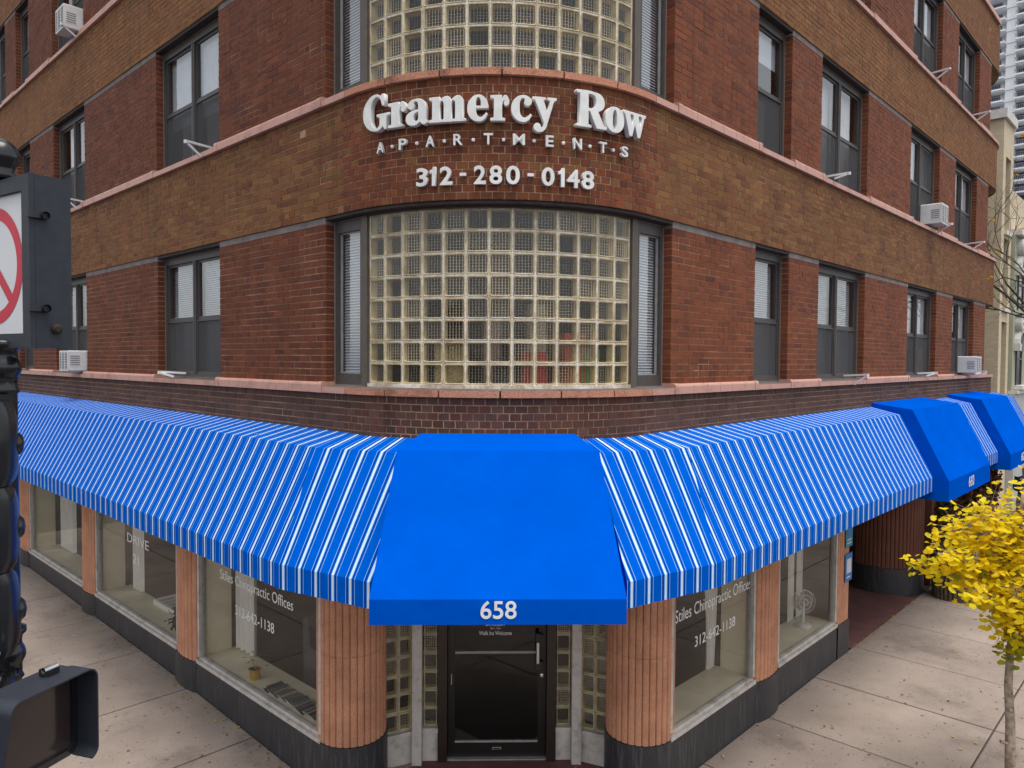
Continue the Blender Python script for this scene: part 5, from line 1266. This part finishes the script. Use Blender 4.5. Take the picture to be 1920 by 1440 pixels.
# ------------------------------------------------------------------ planting by the second entrance
for nm, c in (('dry_brown', (0.095, 0.055, 0.026)), ('dry_red', (0.13, 0.038, 0.020)), ('dry_green', (0.070, 0.065, 0.028)), ('dry_straw', (0.28, 0.20, 0.105))): simple(nm, c, 0.9, 0.4, 14)
def foliage(m, c, rx, ry, rz, n, mats, size):
    for _ in range(n):
        v = Vector((random.gauss(0, 1), random.gauss(0, 1), random.gauss(0, 1))).normalized()*random.random()**0.4
        p = Vector((c[0]+v.x*rx, c[1]+v.y*ry, c[2]+v.z*rz)); d = Vector((random.gauss(0, 1), random.gauss(0, 1), random.gauss(0, 1))).normalized()*size*random.uniform(0.6, 1.4); g_ = d.orthogonal().normalized()*size*0.45
        m.face([p, p+d*0.5+g_, p+d, p+d*0.5-g_], random.choice(mats))
random.seed(33)
shr = thing('dried_shrub', 'tall mass of dried autumn foliage under the 660 awning', 'shrub', (12.75, -0.25, 0))
m = MB()
for cx_, cy_, cz_, rr_, mats in ((12.7, -0.15, 1.3, 0.45, ['dry_brown', 'dry_green']), (13.1, -0.25, 1.9, 0.5, ['dry_brown', 'dry_red']), (13.9, -0.3, 1.8, 0.55, ['dry_red', 'dry_brown']), (14.9, -0.3, 1.8, 0.6, ['dry_red', 'dry_brown', 'dry_red']), (13.4, -0.25, 1.0, 0.5, ['dry_brown', 'dry_straw', 'dry_green']), (12.45, -0.12, 2.1, 0.35, ['dry_straw', 'dry_brown']), (14.4, -0.2, 1.0, 0.6, ['dry_brown', 'dry_green']), (12.5, -0.12, 0.55, 0.35, ['dry_green', 'dry_brown']), (15.9, -0.2, 1.6, 0.6, ['dry_brown', 'dry_red']), (13.0, -0.15, 2.5, 0.45, ['dry_brown'])):
    foliage(m, (cx_, cy_, cz_), rr_, 0.28, rr_, 620, mats, 0.085)
m.build('foliage', shr)
m = MB()
for k in range(26): x = random.uniform(12.3, 15.9); m.tube([(x, -0.1, 0), (x+random.gauss(0, .1), -0.15, 1.0), (x+random.gauss(0, .25), -0.2, 2.2)], 0.012, 0.004, 'dry_brown', 4, False)
m.build('stems', shr)
t = NT('woven_bark'); n1 = t.noise(30, 4); t.base(t.ramp(n1, [(0.3, (0.045, 0.033, 0.022)), (0.7, (0.17, 0.13, 0.09))])); t.rough(0.9, 0.2)
pc = (11.72, -0.52, 0)
pl_ = thing('planter', 'round bark-faced planter on the pavement below the yellow leaves', 'planter', pc)
m = MB()
for k in range(30):
    a = 2*math.pi*k/30; x, y = pc[0]+0.34*math.cos(a), pc[1]+0.34*math.sin(a); m.tube([(x, y, 0.0), (x+0.02*math.cos(a), y+0.02*math.sin(a), 0.3), (x-0.03*math.cos(a), y-0.03*math.sin(a), 0.62)], 0.04, 0.036, 'woven_bark', 6)
m.build('staves', pl_)
m = MB(); m.lathe(pc, [(0.33, 0.55), (0.2, 0.60), (0, 0.61)], 'soil', 18); m.build('soil', pl_)
m = MB(); foliage(m, (pc[0]-0.05, pc[1], 0.85), 0.36, 0.36, 0.32, 420, ['dry_green', 'dry_straw', 'dry_brown'], 0.07); foliage(m, (pc[0], pc[1]+0.1, 1.25), 0.22, 0.22, 0.45, 260, ['dry_straw', 'dry_brown'], 0.08); m.build('dead_plants', pl_)
m = MB(); foliage(m, (pc[0]+0.12, pc[1]-0.30, 0.78), 0.05, 0.05, 0.05, 24, ['vinyl_white'], 0.05); m.build('flower', pl_)

# ------------------------------------------------------------------ background on the right
t = NT('cream_brick')
bt = t.new('ShaderNodeTexBrick'); bt.inputs['Scale'].default_value = 1.0; bt.inputs['Brick Width'].default_value = 0.21; bt.inputs['Row Height'].default_value = 0.07; bt.inputs['Mortar Size'].default_value = 0.008
bt.inputs['Color1'].default_value = (0.66, 0.55, 0.38, 1); bt.inputs['Color2'].default_value = (0.58, 0.47, 0.32, 1); bt.inputs['Mortar'].default_value = (0.55, 0.47, 0.35, 1)
cmb = t.new('ShaderNodeCombineXYZ'); sp_ = t.new('ShaderNodeSeparateXYZ'); t.link(t.pos(), sp_.inputs[0]); t.link(t.math('ADD', sp_.outputs[0], sp_.outputs[1]), cmb.inputs[0]); t.link(sp_.outputs[2], cmb.inputs[1]); t.link(cmb.outputs[0], bt.inputs['Vector'])
t.base(bt.outputs['Color']); t.rough(0.9, 0.2)
simple('pale_green_wall', (0.34, 0.36, 0.27), 0.85, 0.10, 3); simple('white_stone', (0.62, 0.60, 0.56), 0.8, 0.12, 6); simple('grey_wall', (0.42, 0.43, 0.43), 0.8, 0.08, 3)
simple('tower_white', (0.93, 0.94, 0.96), 0.8, 0.03, 0.2); simple('tower_glass', (0.10, 0.13, 0.18), 0.2, 0.3, 0.3); simple('tower_rail', (0.30, 0.30, 0.32), 0.5, 0.1, 1); simple('dark_pane', (0.04, 0.04, 0.045), 0.15, 0.2, 4)
cb_ = thing('cream_brick_building', 'narrow cream brick building beyond the red one', 'building', (20.7, 0.52, 0))
m = MB(); m.box(20.7, 21.05, 0.52, 6.0, -0.15, 11.3, 'cream_brick'); m.box(21.05, 21.75, 0.86, 6.0, -0.15, 11.3, 'cream_brick'); m.box(21.75, 22.1, 0.52, 6.0, -0.15, 11.3, 'cream_brick')
for z0, z1 in ((-0.15, 2.6), (5.6, 6.0), (8.0, 8.2), (10.3, 11.3)): m.box(21.05, 21.75, 0.52, 0.86, z0, z1, 'cream_brick')
m.build('wall', cb_)
m = MB(); m.box(20.62, 22.15, 0.44, 6.0, 11.3, 11.55, 'white_stone'); m.build('coping', cb_)
for z0, z1 in ((2.6, 5.6), (6.0, 8.0), (8.2, 10.3)):
    m = MB(); m.box(21.06, 21.74, 0.70, 0.74, z0+0.01, z1-0.01, 'dark_pane'); m.box(21.37, 21.43, 0.66, 0.70, z0+0.01, z1-0.01, 'window_metal'); wn_ = m.build('window', cb_)
    m = MB(); m.box(21.0, 21.8, 0.44, 0.62, z0-0.12, z0-0.003, 'white_stone'); m.build('sill', wn_)
gb = thing('green_building', 'pale green town house with white arched window hoods', 'building', (22.12, 0.6, 0))
YG = 0.42
m = MB(); m.box(22.12, 30.0, YG, 6.0, 3.6, 8.2, 'pale_green_wall'); m.build('wall', gb)
m = MB(); m.box(22.12, 30.0, YG-0.16, 6.0, 8.2, 8.38, 'white_stone'); m.box(22.12, 30, YG+0.1, 6.0, 8.38, 9.5, 'cream_brick'); m.build('cornice', gb)
m = MB(); m.box(22.12, 30.0, YG-0.10, 6.0, -0.15, 3.5, 'grey_wall'); m.box(22.12, 30.0, YG-0.16, 6.0, 3.5, 3.597, 'white_stone'); 
for k in range(6): m.box(22.12, 30.0, YG-0.112, YG-0.101, 0.35+k*0.5, 0.37+k*0.5, 'white_stone')
m.build('ground_storey', gb)
for xc in (23.0, 25.4, 27.8):
    for z0 in (3.75, 6.0):
        m = MB(); hw = 0.42; ht = 1.25; pts = [(xc-hw, z0), (xc+hw, z0), (xc+hw, z0+ht)]+[(xc+hw*math.cos(rad(a)), z0+ht+hw*0.7*math.sin(rad(a))) for a in range(0, 181, 20)]+[(xc-hw, z0+ht)]
        m.face([(x, YG-0.012, z) for x, z in pts], 'dark_pane'); w1 = m.build('window', gb)
        m = MB(); m.box(xc-hw, xc-hw+0.07, YG-0.04, YG-0.014, z0, z0+ht, 'window_metal'); m.box(xc+hw-0.07, xc+hw, YG-0.04, YG-0.014, z0, z0+ht, 'window_metal'); m.box(xc-hw+0.07, xc+hw-0.07, YG-0.04, YG-0.014, z0+0.75, z0+0.82, 'window_metal'); m.build('frame', w1)
        m = MB()
        for k in range(12):
            a, b = rad(180*k/12), rad(180*(k+1)/12); q = lambda r_, t_, y: (xc+r_*math.cos(t_), y, z0+ht+r_*0.78*math.sin(t_))
            m.face([q(hw+0.02, a, YG-0.13), q(hw+0.24, a, YG-0.13), q(hw+0.24, b, YG-0.13), q(hw+0.02, b, YG-0.13)], 'white_stone'); m.face([q(hw+0.24, a, YG-0.13), q(hw+0.24, a, YG), q(hw+0.24, b, YG), q(hw+0.24, b, YG-0.13)], 'white_stone'); m.face([q(hw+0.02, a, YG-0.13), q(hw+0.02, b, YG-0.13), q(hw+0.02, b, YG), q(hw+0.02, a, YG)], 'white_stone')
        for sg in (-1, 1): m.box(xc+sg*(hw+0.13)-0.13, xc+sg*(hw+0.13)+0.13, YG-0.16, YG-0.002, z0+ht-0.22, z0+ht-0.003, 'white_stone')
        m.lathe((0, 0, 0), [(0.26, -0.1), (0.26, 0.06), (0.18, 0.09), (0.16, 0.05), (0.09, 0.05), (0.07, 0.1), (0, 0.11)], 'white_stone', 18, lambda x, y, z: (xc-0.35+x, YG-0.10-z, z0+ht+0.62+y)); m.build('hood_mould', w1)
        m = MB(); m.box(xc-hw-0.2, xc+hw+0.2, YG-0.22, YG-0.002, z0-0.13, z0-0.01, 'white_stone'); m.build('sill', w1)
# high-rise far behind
tw = thing('high_rise', 'white high-rise with stacked balconies far behind', 'building', (225, 40, 0))
def azp(px, dist):                                 # plan point at distance along the ground direction of a column of the view
    a = YAW-math.atan2(px-960, FPX); return CAM[0]+dist*math.cos(a), CAM[1]+dist*math.sin(a)
m = MB(); XT = 225.0; yT = lambda az: CAM[1]+(XT-CAM[0])*math.tan(rad(az))
ya, yb, yc, yd, ye = yT(11.6), yT(10.75), yT(10.30), yT(9.75), yT(9.0)
m.box(XT+2.6, XT+24, yT(8.2), yT(12.4), 0, 150, 'tower_glass'); m.build('core', tw)
for nm, y0, y1 in (('pier', yT(11.3), yT(12.4)), ('pier', yd, yc), ('pier', yT(8.2), yT(8.9))):
    m = MB(); m.box(XT, XT+3.2, y0, y1, 0, 150, 'tower_white')
    for k in range(16, 48): m.box(XT-0.05, XT-0.001, y0, y1, k*3.0, k*3.0+0.12, 'tower_rail')
    m.build(nm, tw)
def balcony():
    m = MB(); m.box(-1.6, 2.6, -0.5, 0.5, 0, 0.35, 'tower_white'); bal = m.mesh('balcony')
    return bal
for (y0, y1) in ((yc, yT(11.3)), (yT(8.9), yd)):
    w_ = y1-y0; m = MB(); m.box(-1.9, 2.6, -w_/2, w_/2, 0, 0.38, 'tower_white'); m.box(2.3, 2.6, -w_/2, -w_/2+w_*0.35, 0.38, 2.95, 'tower_white'); bm1 = m.mesh('balcony')
    m = MB(); m.box(-1.9, -1.82, -w_/2, w_/2, 1.35, 1.45, 'tower_rail')
    for k in range(9): yy = -w_/2+w_*k/8; m.box(-1.88, -1.83, yy-0.04, yy+0.04, 0.38, 1.35, 'tower_rail')
    m.box(-1.9, 0, w_/2-0.08, w_/2, 1.35, 1.45, 'tower_rail'); bm2 = m.mesh('railing')
    for k in range(16, 44):
        b = link('balcony', bm1, tw, Matrix.Translation((XT, (y0+y1)/2, 3.0*k))); link('railing', bm2, b)
# bare street tree, a few late leaves
t = NT('twig_bark'); t.base(t.ramp(t.noise(20, 4), [(0.3, (0.035, 0.026, 0.020)), (0.7, (0.085, 0.065, 0.05))])); t.rough(0.9, 0.2)
random.seed(11)
bt_x, bt_y = 18.6, -1.35
bare = thing('bare_tree', 'bare dark street tree with a few orange leaves at the right edge', 'tree', (bt_x, bt_y, 0))
m = MB(); lv = MB()
def grow(p, d, L_, r_, lev):
    n = 4; pts = [p]
    for k in range(n):
        d = (d+Vector((random.gauss(0, .14), random.gauss(0, .14), random.gauss(0.04, .12)))).normalized(); pts.append(pts[-1]+d*L_/n)
    m.tube(pts, r_, r_*0.55, 'twig_bark', 6 if lev < 2 else 3, False)
    if lev >= 5:
        if random.random() < 0.10:
            q = pts[-1]; 
            for _ in range(3): leaf_fan(lv, q, Vector((random.gauss(0, 1), random.gauss(0, 1), -0.6)), Vector((random.gauss(0, .5), random.gauss(0, .5), 1)), 0.07, (0.62, 0.36, 0.04))
        return
    for k in range(3 if lev < 4 else 2):
        i = random.choice((2, 3, 4)) if lev else 4
        nd = (d+Vector((random.gauss(0, .6), random.gauss(0, .6), random.gauss(0.1, .45)))).normalized(); grow(pts[i], nd, L_*random.uniform(0.62, 0.82), r_*0.55, lev+1)
tp = [Vector((bt_x, bt_y, -0.02)), Vector((bt_x, bt_y+0.02, 1.6)), Vector((bt_x+0.05, bt_y+0.1, 3.2)), Vector((bt_x+0.1, bt_y+0.05, 4.6))]
m.tube(tp, 0.12, 0.085, 'twig_bark', 9, False)
for dvec, L_ in ((Vector((-0.1, 0.75, 0.75)), 2.3), (Vector((0.2, 0.5, 0.9)), 2.3), (Vector((0.3, -0.5, 0.9)), 2.2), (Vector((-0.3, 0.2, 1.0)), 2.0)): grow(tp[-1], dvec.normalized(), L_, 0.042, 1)
m.build('branches', bare); lv.build('late_leaves', bare)

# ------------------------------------------------------------------ passer-by at the right edge
simple('plaid', (0.10, 0.11, 0.15), 0.9, 0.2, 8)
t = NT('plaid_shirt'); p_ = t.pos(); sp_ = t.new('ShaderNodeSeparateXYZ'); t.link(p_, sp_.inputs[0])
w1 = t.math('GREATER_THAN', t.math('SINE', t.math('MULTIPLY', sp_.outputs[2], 60)), 0.3); w2 = t.math('GREATER_THAN', t.math('SINE', t.math('MULTIPLY', t.math('ADD', sp_.outputs[0], sp_.outputs[1]), 60)), 0.3)
t.base(t.ramp(t.math('MULTIPLY', t.math('ADD', w1, w2), 0.5), [(0, (0.02, 0.03, 0.06)), (0.5, (0.10, 0.11, 0.13)), (1, (0.45, 0.45, 0.45))])); t.rough(0.9)
simple('skin', (0.46, 0.25, 0.17), 0.55, 0.1, 12); simple('dark_trousers', (0.025, 0.03, 0.045), 0.9, 0.2, 12); simple('dark_hair', (0.03, 0.018, 0.012), 0.7, 0.3, 40); simple('dark_coat', (0.012, 0.012, 0.014), 0.8, 0.2, 12); simple('shoe', (0.03, 0.022, 0.018), 0.6, 0.2, 10)
QX, QY = 19.15, -0.43
face = Vector((-0.85, -0.52, 0)).normalized(); sdd = Vector((face.y, -face.x, 0)) * -1
def B3(f_, s_, z): q = Vector((QX, QY, 0))+face*f_+sdd*s_; return (q.x, q.y, z)
per = thing('person', 'person in plaid shirt and dark coat walking at the right edge', 'person', (QX, QY, 0))
J = {'pel': ((0, 0, .92), .150), 'wst': ((0, 0, 1.08), .135), 'chs': ((0.01, 0, 1.30), .165), 'nck': ((0.02, 0, 1.46), .062), 'hd0': ((0.035, 0, 1.55), .078), 'hd1': ((0.03, 0, 1.64), .094), 'hd2': ((0.02, 0, 1.70), .080),
 'shL': ((0, .19, 1.39), .070), 'elL': ((0.02, .25, 1.12), .050), 'wrL': ((0.22, .16, 1.08), .036), 'shR': ((0, -.19, 1.39), .070), 'elR': ((0.02, -.25, 1.12), .050), 'wrR': ((0.22, -.14, 1.10), .036),
 'hpL': ((0, .10, .86), .105), 'knL': ((0.12, .11, .48), .068), 'anL': ((0.06, .11, .09), .046), 'toL': ((0.22, .12, .045), .040), 'hpR': ((0, -.10, .86), .105), 'knR': ((0.0, -.11, .48), .068), 'anR': ((-.16, -.11, .11), .046), 'toR': ((-.01, -.12, .045), .040)}
names = list(J); idx = {n: i for i, n in enumerate(names)}
ed = [('pel', 'wst'), ('wst', 'chs'), ('chs', 'nck'), ('nck', 'hd0'), ('hd0', 'hd1'), ('hd1', 'hd2'), ('chs', 'shL'), ('shL', 'elL'), ('elL', 'wrL'), ('chs', 'shR'), ('shR', 'elR'), ('elR', 'wrR'), ('pel', 'hpL'), ('hpL', 'knL'), ('knL', 'anL'), ('anL', 'toL'), ('pel', 'hpR'), ('hpR', 'knR'), ('knR', 'anR'), ('anR', 'toR')]
vs = [B3(*J[n][0]) for n in names]; es = [(idx[a], idx[b]) for a, b in ed]
rads = [J[n][1] for n in names]
for sd_, w_ in ((1, 'wrL'), (-1, 'wrR')):          # palm and five fingers each
    f0, s0_, z0_ = J[w_][0]; pi_ = len(vs); vs.append(B3(f0+0.055, s0_-sd_*0.02, z0_-0.005)); rads.append(0.026); es.append((idx[w_], pi_))
    for k in range(5):
        off = (k-2)*0.015; L_ = (0.045, 0.065, 0.072, 0.066, 0.050)[k]
        a_ = len(vs); vs.append(B3(f0+0.075+(0 if k else -0.02), s0_-sd_*(0.03+off*0.2), z0_+off+(0.01 if k == 0 else 0))); rads.append(0.010); es.append((pi_, a_))
        vs.append(B3(f0+0.075+L_*0.8-(0.03 if k == 0 else 0), s0_-sd_*(0.05+off*0.2), z0_+off*1.1-0.012)); rads.append(0.008); es.append((a_, a_+1))
me = bpy.data.meshes.new('body'); me.from_pydata(vs, es, [])
bo = bpy.data.objects.new('body_tmp', me); C.objects.link(bo)
sk = bo.modifiers.new('skin', 'SKIN'); me.skin_vertices[0].data[0].use_root = True
for v_, r_ in zip(me.skin_vertices[0].data, rads): v_.radius = (r_, r_)
sb_ = bo.modifiers.new('sub', 'SUBSURF'); sb_.levels = 2; sb_.render_levels = 2
dg = bpy.context.evaluated_depsgraph_get(); dg.update(); bme = bpy.data.meshes.new_from_object(bo.evaluated_get(dg)); bpy.data.objects.remove(bo)
bme.materials.clear()
for n in ('skin', 'plaid_shirt', 'dark_trousers', 'shoe', 'dark_coat', 'dark_hair'): bme.materials.append(MATS[n])
for pg in bme.polygons:
    c = pg.center; rel = c-Vector((QX, QY, 0)); f_ = rel.dot(face); s_ = rel.dot(sdd); z = c.z
    if z < 0.10: k = 3
    elif z < 0.94: k = 2
    elif z < 1.47: k = 0 if f_ > 0.215 else (4 if abs(s_) > 0.13 or f_ < 0.02 else 1)
    else: k = 5 if (z > 1.655 or (f_ < 0.01 and z > 1.52)) else 0
    pg.material_index = k; pg.use_smooth = True
link('body', bme, per)
m = MB()
for sg in (-1, 1): m.lathe((0, 0, 0), [(0.011, 0), (0, 0.006)], 'dark_coat', 8, lambda x, y, z, sg=sg: B3(0.118+z, sg*0.034+x, 1.635+y))
m.build('eyes', per)
m = MB(); m.face([B3(0.118, -0.014, 1.585), B3(0.118, 0.014, 1.585), B3(0.148, 0, 1.592)], 'skin'); m.face([B3(0.118, -0.014, 1.585), B3(0.148, 0, 1.592), B3(0.112, 0, 1.64)], 'skin'); m.face([B3(0.118, 0.014, 1.585), B3(0.112, 0, 1.64), B3(0.148, 0, 1.592)], 'skin'); m.build('nose', per)
